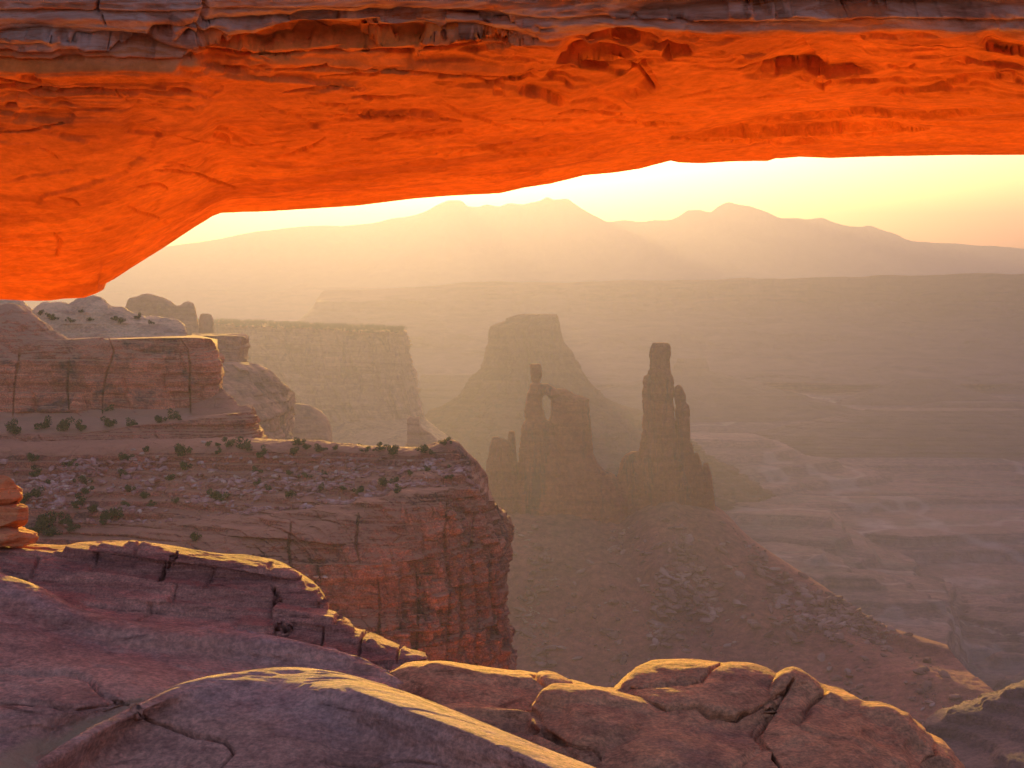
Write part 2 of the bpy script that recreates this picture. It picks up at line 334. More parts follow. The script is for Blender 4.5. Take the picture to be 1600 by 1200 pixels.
def tower(levels, Y, ratio=0.8, nz=160, nu=140, flute=0.10, lay=0.03, lay_h=6.0, seed=0, yoff=0.0, joint=0.06, ysk=0.0, top=True):
    """a free-standing rock column; levels: (photo row, left column, right column)"""
    L = np.array(levels, float); py = np.linspace(L[0, 0], L[-1, 0], nz)
    xl = np.interp(py, L[:, 0], L[:, 1]); xr = np.interp(py, L[:, 0], L[:, 2])
    z = -(py - HZ) / F * Y; cx = ((xl + xr) / 2 - 800) / F * Y; hw = (xr - xl) / 2 / F * Y
    ph = np.linspace(0, 2 * np.pi, nu, endpoint=False)
    c, s = np.cos(ph), np.sin(ph); e = 2.6
    r = (np.abs(c) ** e + np.abs(s) ** e) ** (-1 / e)
    zz = z[:, None] * np.ones((1, nu)); hh = hw[:, None]
    X = c * r * hh; Yv = s * r * hh * ratio
    ang = ph[None] * np.ones((nz, 1))
    fl = -np.abs(gnoise(np.cos(ang) * 3.1 + seed, np.sin(ang) * 3.1, zz / (60 * Y / 3000), seed)) * 1.4 \
         - 0.7 * np.abs(gnoise(np.cos(ang) * 8 + seed, np.sin(ang) * 8, zz / (30 * Y / 3000), seed + 3))
    st = strata(zz / lay_h + 0.3 * fbm(X / 30, Yv / 30, zz / 60, 2, seed), seed)
    rg = fbm(X / 9 + cx[:, None] / 9, Yv / 9, zz / 14, 4, seed + 9)
    ck = -0.9 * np.exp(-(np.abs(gnoise(np.cos(ang) * 4 + seed, np.sin(ang) * 4, zz / (140 * Y / 3000), seed + 11)) / 0.05)) - 0.5 * np.exp(-(np.abs(gnoise(np.cos(ang) * 9, np.sin(ang) * 9 + seed, zz / (70 * Y / 3000), seed + 12)) / 0.06))
    f = 1 + flute * (fl * 1.3 + 0.45 + ck) + lay * st + joint * rg
    rr = hh.mean() * 2; aw = ang * rr + 0.25 * rr * fbm(X / rr, Yv / rr, zz / rr, 3, seed + 14)
    q1, e1, _ = blocks(aw, zz / (rr * 0.9) + 0.5 * fbm(X / rr, Yv / rr, zz / rr, 3, seed + 15), rr * 0.35, seed + 16); q2, e2, _ = blocks(aw, zz / (rr * 0.33), rr * 0.16, seed + 18)
    f = f + flute * (0.9 * q1 + 0.6 * q2 - 0.4 * (1 - sstep(0, .08, e1)))
    P = np.stack([cx[:, None] + X * f, Y + yoff + ysk * (z[:, None] - z[0]) + Yv * f, zz + 0 * X], axis=2)
    if top:
        cap = P[:1] * 1.0; m = cap.mean(axis=1, keepdims=True)
        caps = [m + (cap - m) * k for k in (0.02, 0.5, 0.88)]
        for q, dz in zip(caps, (0.6, 0.8, 0.5)): q[..., 2] += dz + 0.5 * fbm(q[..., 0] / 5, q[..., 1] / 5, q[..., 2], 2, seed)
        P = np.concatenate(caps + [P], axis=0)
    return P

# ================================================================ THE SETTING
# ---- canyon floor: one sheet from below the overlook to the horizon, with the stepped benches in it
MS[0] = 0.68
NYc, NXc = 760, 900
ys = np.concatenate([np.linspace(60, 1700, 50)[:-1], np.geomspace(1700, 11000, NYc - 49)])
Yg = ys[:, None] * np.ones((1, NXc)); Xg = np.linspace(-1, 1, NXc)[None] * (450 + 0.36 * Yg)
fl = np.array([0, 600, 2000, 3300, 4200, 5400, 6500, 7500, 10400.]); fz = [-560, -580, -585, -580, -528, -420, -340, -300, -260]
z = np.interp(Yg, fl, fz) + 16 * fbm(Xg / 700, Yg / 900, Xg * 0, 5, 11) + 50 * sstep(4600, 6500, Yg) * fbm(Xg / 1300, Yg / 500, Xg * 0, 4, 21)
warp = fbm(Xg / 260, Yg / 260, Xg * 0, 5, 31)
def bench(z, crest, foot, seed, fade_l=60, fade_r=60, back=600.0, drop=60):
    """raise a bench whose rim and foot are given as (photo column, row, distance)"""
    c = np.array(crest, float); f = np.array(foot, float); pxg = Xg / Yg * F + 800 + 26 * fbm(Xg / 200, Yg / 200, Xg * 0, 4, seed)
    Yc = np.interp(pxg, c[:, 0], c[:, 2]) + 70 * warp; Yf = np.interp(pxg, f[:, 0], f[:, 2]) + 90 * warp
    zc = -(np.interp(pxg, c[:, 0], c[:, 1]) - HZ) / F * np.interp(pxg, c[:, 0], c[:, 2]); zfo = -(np.interp(pxg, f[:, 0], f[:, 1]) - HZ) / F * np.interp(pxg, f[:, 0], f[:, 2])
    t = (Yc - Yg) / np.maximum(Yc - Yf, 1)
    h = np.where(t < 0, zc - drop * np.clip(-(t * (Yc - Yf)) / back, 0, 3) ** 1.3, zc + (zfo - zc) * np.clip(t, 0, 1) ** 0.85)
    side = np.maximum(np.maximum(c[0, 0] - pxg, 0) / fade_l, np.maximum(pxg - c[-1, 0], 0) / fade_r)
    h = h - 120 * side - np.where(t > 1, (t - 1) * 300, 0)
    return np.maximum(z, h)
z = bench(z, [(930, 668, 4700), (1080, 676, 4650), (1170, 679, 4600), (1210, 690, 4580), (1250, 708, 4560), (1320, 722, 4540), (1400, 740, 4500), (1600, 744, 4450), (1900, 746, 4400)],
          [(930, 840, 3800), (1080, 838, 3800), (1260, 832, 3800), (1400, 836, 3750), (1620, 840, 3750), (1900, 840, 3700)], 31)
z = bench(z, [(600, 690, 5200), (700, 668, 5200), (1050, 655, 5600), (1150, 652, 5600), (1300, 650, 5600), (1450, 650, 5500), (1700, 655, 5500)], [(600, 735, 4700), (1000, 735, 4700), (1300, 735, 4750), (1700, 738, 4750)], 33)
z = bench(z, [(900, 600, 6600), (1300, 590, 6700), (1500, 600, 6600), (1800, 590, 6700)], [(900, 640, 5900), (1300, 640, 5900), (1800, 645, 5900)], 35)
z = bench(z, [(1000, 795, 3600), (1145, 800, 3550), (1230, 803, 3520), (1300, 807, 3480), (1320, 830, 3440), (1370, 862, 3400), (1430, 890, 3350)],
          [(1000, 960, 3000), (1150, 950, 3000), (1250, 940, 3000), (1340, 930, 3050), (1430, 918, 3150)], 37, fade_r=30)
z = bench(z, [(1100, 862, 3080), (1250, 866, 3050), (1285, 868, 3030), (1300, 884, 3010), (1340, 905, 2950), (1400, 920, 2900), (1480, 945, 2850)],
          [(1100, 1060, 2550), (1300, 1060, 2550), (1400, 1060, 2500), (1480, 1050, 2500)], 41, fade_r=60)
z = z + 26 * np.abs(fbm(Xg / 190, Yg / 150, Xg * 0, 5, 71)) * sstep(300, 700, Xg) * (1 - sstep(3200, 3600, Yg))
zterr = z + 7 * fbm(Xg / 150, Yg / 150, Xg * 0, 5, 13); zt = terr(zterr, 24, 0.8)
z = zt * 0.85 + z * 0.15 + 2.2 * fbm(Xg / 40, Yg / 40, Xg * 0, 4, 14)
wash = np.abs(fbm(Xg / 900, Yg / 700, Xg * 0, 4, 51)) < 0.035
z = z - 6 * sstep(0.06, 0.0, np.abs(fbm(Xg / 900, Yg / 700, Xg * 0, 4, 51)))
wsh = np.abs(fbm(Xg / 700 + 5, Yg / 900, Xg * 0, 5, 61)); flat = 1 - sstep(0.06, 0.2, np.abs(np.gradient(z, axis=0) / np.gradient(Yg, axis=0)))
fr_ = (zterr / 24) % 1.0; rim_n = sstep(-.05, .25, fbm(Xg / 400, Yg / 500, Xg * 0, 3, 77))
pale = sstep(0.02, 0.008, wsh) * sstep(2600, 2900, Yg) * 0.3 + 0.22 * rim_n * sstep(.74, .80, fr_) * (1 - sstep(.84, .90, fr_)) * sstep(2900, 3300, Yg) + 0.6 * sstep(0.1, 0.35, fbm(Xg / 160, Yg / 200, Xg * 0, 5, 63)) * flat * sstep(3000, 3300, Yg) * (1 - sstep(3900, 4300, Yg)) * sstep(500, 800, Xg)
tag(grid_obj('canyon_floor', np.stack([Xg, Yg, z], axis=2), M['floor'], attrs={'pale': np.clip(pale, 0, 1)}), kind='structure')
# hazy low buttes on the plain
for k, (cx, y0, y1, w0, w1, Y) in enumerate([(1080, 560, 640, 22, 260, 5600), (1440, 592, 625, 40, 130, 5800), (1290, 566, 588, 90, 170, 6600), (1530, 628, 650, 70, 150, 5600), (730, 585, 640, 70, 190, 5200), (1480, 640, 668, 120, 260, 5000), (1620, 600, 640, 60, 160, 6000)]):
    P = tower([(y0, cx - w0, cx + w0), (y0 + (y1 - y0) * 0.25, cx - w0 * 1.3, cx + w0 * 1.3), (y1, cx - w1, cx + w1), (y1 + 45, cx - w1 * 1.7, cx + w1 * 1.7)], Y, ratio=0.25, seed=50 + k, flute=0.05, lay=0.05, lay_h=14, joint=0.05, nz=90, nu=160)
    V, Q = merge([(P, True)]); tag(mesh_from('hills', V, Q, M['far']), kind='structure')
# ---- far plateau and mountains
MS[0] = 1.0
def range_loft(name, crest, rows, mat, nu, nv, seed, amp, wlen, gully=0):
    cs = [[(p[0], p[1] + 14, p[2] * 1.05) for p in crest], crest] + [[(p[0], max(y + 1, p[1] + 3), Y) for p in crest] for (y, Y) in rows]
    P = loft(cs, nu, nv, linear_v=True)
    w = sstep(0.05, 0.35, np.linspace(0, 1, nv))[:, None]
    X, Yv = P[..., 0], P[..., 1]
    d = amp * fbm(X / wlen, P[..., 2] / wlen * 0.6, Yv / wlen, 5, seed)
    if gully: d = d - gully * np.abs(gnoise(X / (wlen * 0.6), P[..., 2] / (wlen * 3), X * 0, seed + 4)) - 0.4 * gully * np.abs(gnoise(X / (wlen * 0.22), P[..., 2] / wlen, X * 0, seed + 5))
    P[..., 1] -= d * w
    P[..., 2] += (0.04 * amp) * fbm(X / (wlen * 0.3), X * 0, Yv / wlen, 4, seed + 8)
    return tag(grid_obj(name, P, M[mat]), kind='structure')
MY = 9200
mc = [(-500, 420), (-200, 400), (150, 392), (300, 380), (400, 362), (480, 353), (555, 351), (590, 347), (615, 341), (640, 337), (665, 330), (690, 317), (705, 313), (718, 313), (732, 322), (745, 323), (762, 319), (778, 322), (798, 317), (815, 319), (832, 316), (845, 313), (855, 308), (866, 312), (885, 310), (898, 318), (915, 330), (935, 340), (950, 346), (975, 344), (1000, 347), (1025, 344), (1040, 344), (1060, 338), (1078, 328), (1095, 328), (1110, 331), (1125, 321), (1140, 315), (1155, 319), (1175, 322), (1200, 331), (1225, 341), (1245, 340), (1260, 342), (1282, 340), (1300, 346), (1325, 353), (1345, 354), (1355, 352), (1380, 360), (1400, 366), (1418, 375), (1450, 379), (1490, 380), (1530, 383), (1560, 384), (1600, 388), (1900, 398)]
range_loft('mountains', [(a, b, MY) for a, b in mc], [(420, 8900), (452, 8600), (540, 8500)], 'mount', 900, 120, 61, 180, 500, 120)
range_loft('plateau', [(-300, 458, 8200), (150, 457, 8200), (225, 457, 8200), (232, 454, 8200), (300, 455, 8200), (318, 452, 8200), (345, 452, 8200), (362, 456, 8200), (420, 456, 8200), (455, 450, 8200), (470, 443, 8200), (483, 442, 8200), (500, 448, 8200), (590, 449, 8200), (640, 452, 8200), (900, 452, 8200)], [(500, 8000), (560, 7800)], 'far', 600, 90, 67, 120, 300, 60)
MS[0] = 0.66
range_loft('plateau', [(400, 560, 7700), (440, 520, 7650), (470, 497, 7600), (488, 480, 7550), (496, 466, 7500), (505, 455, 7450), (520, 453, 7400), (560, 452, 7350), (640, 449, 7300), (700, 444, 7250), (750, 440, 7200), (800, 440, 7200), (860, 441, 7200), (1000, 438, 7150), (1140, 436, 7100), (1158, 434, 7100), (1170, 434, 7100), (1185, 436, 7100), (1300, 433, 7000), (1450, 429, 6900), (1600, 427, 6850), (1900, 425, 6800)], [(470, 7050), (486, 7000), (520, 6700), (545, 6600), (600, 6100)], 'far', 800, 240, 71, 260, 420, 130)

MS[0] = 1.0
# ---- ground underfoot: slickrock behind and around the camera
gx, gy = np.meshgrid(np.linspace(-26, 30, 240), np.linspace(-34, 9.2, 200))
gz = -2.75 + 0.12 * fbm(gx / 5, gy / 5, gx * 0, 4, 3) + 0.02 * fbm(gx / 0.6, gy / 0.6, gx * 0, 3, 4) + 0.10 * np.clip(-gy - 2, 0, 40)
tag(grid_obj('ground', np.stack([gx, gy, gz], axis=2), M['slick']), kind='structure')
# ================================================================ NEAR ROCK
# ---- the sunlit cliff that drops away under the arch
gy, gx = np.meshgrid(np.r_[np.linspace(11.6, 40, 150), np.linspace(41, 420, 120)], np.linspace(-60, 70, 300), indexing='ij')
gz = -3.0 - 0.32 * np.maximum(0, gx + 0.3) * (gx < 8) - 0.32 * 8.3 * (gx >= 8) - 0.92 * (gy - 12.6) - 0.0008 * (gy - 12.6) ** 2
gz = np.minimum(gz, -3.15) + 0.3 * fbm(gx / 4, gy / 4, gx * 0, 5, 8) - 0.25
P = np.stack([gx, gy, gz], axis=2); P[..., 1] += 0.5 * strata(gz / 1.1 + fbm(gx / 9, gy / 9, gx * 0, 3, 2) * 0.8, 5)
tag(grid_obj('cliff', P, M['lit']), 'sunlit sandstone cliff dropping away beneath the arch, beyond the near ledges', 'cliff')

# ---- main slab, left foreground
g_back = [(-1150, 917.0, 12.9), (-300, 905, 12.9), (0, 910, 12.8), (118, 985, 12.4), (262, 1015, 12.2), (455, 1030, 12), (586, 1075, 11.7), (700, 1120, 11.4), (1000, 1230, 11), (1750, 1500, 10.5)]
g_top = [(-1150, 882.0, 12.3), (-300, 870, 12.3), (0, 893, 12.0), (66, 917, 11.8), (118, 945, 11.6), (170, 962, 11.5), (262, 975, 11.4), (394, 990, 11.3), (455, 1000, 11.2), (516, 1016, 11.15), (560, 1030, 11.1), (590, 1045, 11.0), (700, 1110, 10.7), (900, 1210, 10.2), (1750, 1480, 10)]
g_m1 = [(-1150, 962.0, 11.23), (-300, 950, 11.23), (0, 970, 11.13), (118, 1000, 11.03), (262, 1022, 10.93), (394, 1035, 10.93), (516, 1046, 10.83), (590, 1062, 10.73), (700, 1130, 10.33), (900, 1230, 9.83), (1750, 1500, 9.83)]
g_m2 = [(-1150, 1042.0, 10.52), (-300, 1030, 10.52), (0, 1045, 10.37), (100, 1052, 10.32), (200, 1058, 10.32), (280, 1070, 10.32), (394, 1090, 10.32), (516, 1110, 10.22), (700, 1170, 9.92), (900, 1260, 9.62), (1750, 1540, 9.42)]
g_m3 = [(-1150, 1122.0, 9.67), (-300, 1110, 9.67), (0, 1125, 9.62), (100, 1112, 9.72), (180, 1100, 9.92), (260, 1095, 10.02), (394, 1130, 9.82), (516, 1160, 9.62), (700, 1220, 9.32), (900, 1310, 9.12), (1750, 1560, 8.62)]
g_m4 = [(-1150, 1162.0, 9.52), (-300, 1150, 9.52), (0, 1165, 9.42), (100, 1135, 9.72), (180, 1115, 9.87), (260, 1120, 9.82), (394, 1160, 9.52), (516, 1200, 9.32), (700, 1260, 8.92), (900, 1340, 8.82), (1750, 1580, 8.32)]
g_bot = [(-1150, 1492.0, 7.4), (-300, 1480, 7.4), (0, 1480, 7.4), (394, 1500, 7.4), (700, 1520, 7.4), (1000, 1540, 7.4), (1750, 1650, 7.2)]
P = loft([g_back, g_top, g_m1, g_m2, g_m3, g_m4, g_bot], 1250, 620, [0, .1, .3, .52, .68, .76, 1])
P = rough(P, [(2.5, 0.10), (0.8, 0.035)], 5, (0.7, 1, 1))
n = fbm(P[..., 0] / 2.2, P[..., 1] / 1.2, P[..., 2] * 2, 5, 17); P = push(P, 0.10 * (terr(n, 0.16, 0.86) - n * 0.8))
P = rough(P, [(0.22, 0.010), (0.06, 0.003)], 9, (0.5, 1, 2))
P = carve(P, [(-20, 1048), (50, 1052), (100, 1050), (140, 1062), (160, 1085), (200, 1100)], 4, 0.05)
P = carve(P, [(-20, 1100), (60, 1095), (130, 1110), (220, 1090)], 4, 0.04)
gpx = P[..., 0] / P[..., 1] * F + 800; gpy = -P[..., 2] / P[..., 1] * F + HZ
sand = sstep(34, 6, np.abs(gpy - (1192 - 0.40 * gpx) - 8) + 22 * fbm(gpx / 60, gpy / 30, gpx * 0, 5, 3)) * sstep(300, 200, gpx)
tag(grid_obj('ground', P, M['slick'], attrs={'pale': sand * 0.9}), kind='structure')

# ---- smooth central slab with the golden streak
s_cr = [(60, 1190, 8.7), (90, 1168, 8.9), (150, 1130, 9.2), (210, 1100, 9.5), (300, 1062, 9.8), (380, 1047, 10), (450, 1041, 10.15), (520, 1048, 10.1), (580, 1064, 10.0), (640, 1083, 9.9), (700, 1105, 9.75), (760, 1130, 9.6), (820, 1155, 9.4), (880, 1180, 9.2), (960, 1212, 9.0), (1060, 1260, 8.7)]
s_bk = [(a, b + 34, c + 0.9) for a, b, c in s_cr]
s_b2 = [(a, b + 110, c + 1.4) for a, b, c in s_cr]
s_sh = [(a, b + 9 + 20 * sstep(420, 640, a), c - (0.22 + 0.62 * sstep(420, 640, a))) for a, b, c in s_cr]
s_m = [(40, 1300, 8.42), (120, 1230, 8.82), (220, 1160, 9.22), (350, 1120, 9.32), (500, 1115, 9.32), (620, 1150, 9.07), (740, 1195, 8.77), (860, 1240, 8.52), (1040, 1320, 8.22)]
s_bt = [(40, 1500, 7.55), (300, 1450, 7.55), (600, 1450, 7.45), (900, 1500, 7.45), (1060, 1560, 7.45)]
P = loft([s_b2, s_bk, s_cr, s_sh, s_m, s_bt], 900, 520, [0, .08, .2, .32, .6, 1])
P = rough(P, [(2.2, 0.05), (0.6, 0.014)], 25, (0.6, 1, 1))
n = fbm(P[..., 0] / 1.6, P[..., 1] / 0.5, P[..., 2] * 2, 4, 27); P = push(P, 0.035 * (terr(n, 0.2, 0.86) - n * 0.8))
P = rough(P, [(0.15, 0.005), (0.05, 0.0018)], 29, (0.6, 1, 2))
P = carve(P, [(205, 1105), (232, 1124), (262, 1134), (300, 1146), (350, 1158), (365, 1175), (345, 1198)], 3.2, 0.05)
P = carve(P, [(500, 1190), (560, 1198), (640, 1188), (700, 1196)], 2.5, 0.03)
tag(grid_obj('rock_slab', P, M['slick']), 'broad smooth purple-grey slab at the bottom with a golden sunlit streak down its right edge', 'rock slab')

# ---- layered outcrop, left
o_cr = [(-1150, 864.0, 13.2), (-260, 852, 13.2), (-100, 850, 13.1), (0, 849, 13), (60, 853, 13), (105, 852, 12.9), (128, 847, 12.85), (200, 844, 12.8), (262, 850, 12.7), (330, 862, 12.6), (400, 867, 12.5), (440, 877, 12.4), (470, 894, 12.3), (492, 910, 12.2), (506, 926, 12.1), (511, 938, 12.05), (512, 948, 12.1)]
o_bk = [(a - (10 if a > 450 else 0), b + 14, c + 0.8) for a, b, c in o_cr]
o_b2 = [(a - (40 if a > 450 else 0), b + 110, c + 1.6) for a, b, c in o_cr]
o_m1 = [(-1150, 878.0, 12.7), (-260, 866, 12.7), (0, 868, 12.6), (60, 870, 12.55), (128, 872, 12.45), (200, 876, 12.4), (330, 893, 12.2), (400, 905, 12.1), (440, 918, 12.0), (470, 928, 11.95), (492, 938, 11.9), (508, 948, 11.95), (510, 952, 12.05)]
o_m2 = [(-1150, 897.0, 12.4), (-260, 885, 12.4), (0, 888, 12.3), (60, 900, 12.2), (118, 925, 12.0), (200, 940, 11.9), (330, 952, 11.8), (400, 958, 11.75), (440, 962, 11.75), (465, 962, 11.85), (490, 960, 12.0), (500, 960, 12.1)]
o_bt = [(-1150, 912.0, 12.3), (-260, 900, 12.3), (0, 906, 12.1), (66, 928, 11.9), (118, 962, 11.65), (144, 974, 11.6), (262, 993, 11.5), (330, 1000, 11.45), (394, 1004, 11.4), (430, 1006, 11.5), (450, 1000, 11.6), (458, 990, 11.8)]
o_b3 = [(a, b + 25, c - 0.02) for a, b, c in o_bt]
P = loft([o_b2, o_bk, o_cr, o_m1, o_m2, o_bt, o_b3], 1750, 520, [0, .08, .16, .42, .7, .94, 1])
w = sstep(0.10, 0.2, np.linspace(0, 1, 520))[:, None]
P = rough(P, [(1.6, 0.10), (0.5, 0.04)], 41, (0.5, 1, 1.6))
def ledges(P, steps, w, tilt, seed, amt=0.85):
    for k, st in enumerate(steps):
        wv = st * 1.1 * fbm(P[..., 0] / (st * 14), P[..., 1] / (st * 9), P[..., 2] / (st * 9), 4, seed + k)
        h = P[..., 2] + tilt * P[..., 0] + wv; P[..., 2] += (terr(h, st, 0.55) - h) * amt * w * (0.55 + 0.9 * np.clip(fbm(P[..., 0] / (st * 22), P[..., 1] / (st * 22), P[..., 2] * 3, 2, seed + 20 + k) + 0.35, 0, 1))
    return P
P = ledges(P, [0.10, 0.043, 0.019], w, 0.085, 43, 1.0)
s_ = P[..., 0] + 0.08 * fbm(P[..., 0] * 2, P[..., 1] * 2, P[..., 2] * 2, 3, 3); hb_ = (P[..., 2] + 0.085 * P[..., 0]) / 0.10 + 0.5 * fbm(P[..., 0], P[..., 1], P[..., 2] * 2, 3, 4)
r1_, ex, ez = blocks(s_, hb_, 0.8, 7); tone = r1_ * 0.5 * w
P = push(P, (0.03 * r1_ - 0.025 * (1 - sstep(0, 0.03, ex))) * w, normals(P, 6))
P = rough(P, [(0.25, 0.012), (0.07, 0.004)], 45, (0.35, 1, 2.5))
P = carve(P, [(277, 860), (268, 880), (262, 888)], 2.5, 0.08); P = carve(P, [(258, 884), (255, 900), (246, 906)], 2.5, 0.08)
P = carve(P, [(425, 915), (432, 930), (436, 960), (445, 985)], 5, 0.07)
tag(grid_obj('rock_outcrop', P, M['layer'], attrs={'tone': tone}), 'low outcrop of thin purple-brown layers ending in a rounded nose, behind the smooth foreground rock', 'rock outcrop')
# small lower shelf running right from the outcrop
c0 = [(425, 940, 12.1), (480, 955, 12.0), (505, 956, 11.9), (530, 968, 11.8), (560, 985, 11.7), (578, 988, 11.65), (600, 1001, 11.6), (622, 1008, 11.55), (640, 1014, 11.5), (660, 1020, 11.45), (672, 1027, 11.4)]
c1 = [(425, 985, 11.6), (480, 990, 11.5), (520, 1000, 11.4), (560, 1012, 11.3), (600, 1022, 11.2), (640, 1030, 11.2), (672, 1031, 11.3)]
c2 = [(425, 1030, 11.2), (480, 1030, 11.1), (520, 1040, 11.0), (560, 1052, 10.9), (600, 1065, 10.8), (640, 1060, 11.0), (676, 1040, 11.3)]
P = loft([shift(c0, 90, 1.4), shift(c0, 12, 0.6), c0, c1, c2], 420, 220, [0, .1, .2, .6, 1])
P = rough(P, [(0.9, 0.06), (0.3, 0.03)], 51, (0.6, 1, 1.4))
P = ledges(P, [0.11, 0.045], 1.0, 0.12, 57)
r1_, ex, ez = blocks(P[..., 0], P[..., 2] / 0.13 + 0.4 * fbm(P[..., 0], P[..., 1], P[..., 2], 3, 5), 0.35, 9); P = push(P, 0.05 * r1_ - 0.03 * (1 - sstep(0, 0.06, ex)), normals(P, 5))
P = rough(P, [(0.2, 0.012), (0.06, 0.004)], 53, (0.5, 1, 2))
tag(grid_obj('rock_ledge', P, M['layer']), 'dark broken ledge stepping down to the right from the nose of the layered outcrop', 'rock ledge')

# ---- stacked rock at the left edge
em = bpy.data.objects.new('stacked_rock', None); COL.objects.link(em); em.location = W(0, 852, 12.9)
tag(em, 'small orange rim-lit pile of stacked rock at the left edge, standing behind the layered outcrop', 'rock stack')
def child(name, P, mat, parent, wrap=True):
    V, Q = merge([(P, wrap)]); o = mesh_from(name, V - np.array(parent.location), Q, mat, parent=parent, origin=False); return o
for nm, px, py, rx, ry, rz, sd_ in [('capstone', -12, 768, .195, .22, .125, 3), ('middle_block', 10, 808, .175, .2, .105, 5), ('side_block', -45, 806, .15, .25, .10, 8), ('base_block', -20, 838, .33, .3, .085, 9)]:
    P = boulder_pts(90, 1, sd_, rx, ry, rz, 0.30, 0.05, 0.03) + np.array(W(px, py, 12.9))
    child(nm, P, M['layer_orange'], em)

# ---- right-hand rocks
def pillow(P, sx, sz, amp, seed, crack=0.05, rot=0.3):
    a = P[..., 0] / sx + rot * P[..., 2] / sz + 0.35 * fbm(P[..., 0] / sx, P[..., 1] / sx, P[..., 2] / sx, 3, seed)
    b = P[..., 2] / sz + 0.35 * P[..., 1] / sx - rot * P[..., 0] / sx * 0.5 + 0.35 * fbm(P[..., 0] / sx + 9, P[..., 1] / sx, P[..., 2] / sx, 3, seed + 2)
    f1, f2, idv = cell2(a, b, seed)
    e = f2 - f1; m = 0.35 + 0.65 * sstep(-0.2, 0.2, fbm(P[..., 0] * 1.3, P[..., 1] * 1.3, P[..., 2] * 3, 2, seed + 7))
    P = push(P, amp * (sstep(0, 0.7, e) ** 0.6 - 0.6) * m + amp * 0.7 * (idv - 0.5) * sstep(0, 0.3, e) - crack * 0.6 * m * np.exp(-(e / 0.03) ** 2), normals(P, 5))
    return ledges(P, [0.11, 0.05], 0.45, rot * 0.5, seed + 3, 0.7)
r1 = [(540, 1056, 10.9), (565, 1053, 10.95), (590, 1045, 11.0), (625, 1034, 11.1), (660, 1029, 11.15), (700, 1028, 11.2), (745, 1034, 11.2), (790, 1040, 11.2), (850, 1045, 11.15), (880, 1055, 11.1), (905, 1064, 11.1), (930, 1072, 11), (975, 1080, 11), (1040, 1095, 10.9)]
r1m = [(540, 1064, 10.85), (625, 1052, 10.75), (700, 1056, 10.65), (790, 1066, 10.65), (880, 1080, 10.55), (960, 1092, 10.55), (1040, 1110, 10.55)]
r1b = [(540, 1080, 10.7), (625, 1085, 10.5), (700, 1100, 10.3), (790, 1110, 10.3), (880, 1120, 10.3), (1040, 1140, 10.3)]
r1c = [(540, 1140, 10.2), (700, 1170, 9.8), (1040, 1240, 9.6)]
P = loft([shift(r1, 130, 1.6), shift(r1, 14, 0.7), r1, r1m, r1b, r1c], 700, 300, [0, .08, .18, .5, .8, 1])
P = rough(P, [(1.0, 0.05), (0.35, 0.018)], 61, (0.5, 1, 1)); P = pillow(P, 0.9, 0.3, 0.05, 63, 0.05)
P = rough(P, [(0.15, 0.007), (0.05, 0.0025)], 65, (0.6, 1, 2))
tag(grid_obj('rock_ledge', P, M['slick2']), 'low hummocky ledge with bright gold edges, between the smooth slab and the rounded dome', 'rock ledge')
r4 = [(640, 1100, 10.2), (700, 1093, 10.3), (760, 1089, 10.35), (815, 1091, 10.35), (832, 1082, 10.4), (850, 1073, 10.45), (885, 1068, 10.5), (940, 1073, 10.5), (985, 1084, 10.5), (1040, 1100, 10.4), (1100, 1130, 10.2), (1180, 1170, 10)]
r4m = [(640, 1125, 10.05), (700, 1118, 10.05), (815, 1118, 10.05), (850, 1104, 10.05), (940, 1108, 10.05), (1040, 1130, 9.95), (1180, 1190, 9.75)]
r4b = [(640, 1180, 9.8), (760, 1190, 9.6), (900, 1200, 9.4), (1040, 1220, 9.3), (1180, 1260, 9.2)]
r4c = [(640, 1330, 8.9), (900, 1350, 8.6), (1180, 1380, 8.5)]
P = loft([shift(r4, 130, 1.4), shift(r4, 14, 0.6), r4, r4m, r4b, r4c], 800, 380, [0, .06, .14, .36, .7, 1])
P = rough(P, [(1.0, 0.07), (0.35, 0.02)], 71, (0.5, 1, 1)); P = pillow(P, 1.0, 0.34, 0.08, 73, 0.07)
P = rough(P, [(0.15, 0.007), (0.05, 0.0025)], 75, (0.6, 1, 2))
P = carve(P, [(700, 1120), (760, 1132), (830, 1138), (880, 1160), (930, 1172), (950, 1200)], 4, 0.08)
tag(grid_obj('rock_hummock', P, M['slick2']), 'folded brown hummocks cut by cracks, below the low ledge and left of the rounded dome', 'rock hummock')
r2 = [(955, 1088, 10.7), (966, 1074, 10.8), (978, 1062, 10.9), (1000, 1049, 11), (1030, 1040, 11.1), (1080, 1034, 11.1), (1125, 1036, 11.1), (1150, 1032, 11.1), (1172, 1029, 11.1), (1190, 1031, 11.1), (1208, 1041, 11.0), (1222, 1051, 10.95), (1228, 1060, 10.9), (1232, 1080, 10.8)]
r2m = [(955, 1098, 10.55), (975, 1084, 10.55), (1010, 1075, 10.55), (1080, 1066, 10.55), (1150, 1062, 10.55), (1195, 1070, 10.55), (1216, 1080, 10.55), (1226, 1095, 10.55)]
r2b = [(940, 1125, 10.2), (1000, 1118, 10.1), (1080, 1125, 10.0), (1150, 1135, 10.0), (1190, 1130, 10.1), (1210, 1130, 10.2)]
r2c = [(940, 1180, 9.5), (1060, 1200, 9.3), (1180, 1200, 9.4), (1205, 1190, 9.5)]
r2d = [(940, 1350, 8.6), (1060, 1350, 8.6), (1200, 1350, 8.7)]
P = loft([shift(r2, 150, 1.3), shift(r2, 16, 0.6), r2, r2m, r2b, r2c, r2d], 700, 460, [0, .05, .12, .3, .58, .8, 1])
P = rough(P, [(1.0, 0.06), (0.35, 0.018)], 81, (0.6, 1, 1)); P = pillow(P, 1.5, 0.5, 0.06, 83, 0.05)
P = rough(P, [(0.15, 0.007), (0.05, 0.0025)], 85, (0.6, 1, 2))
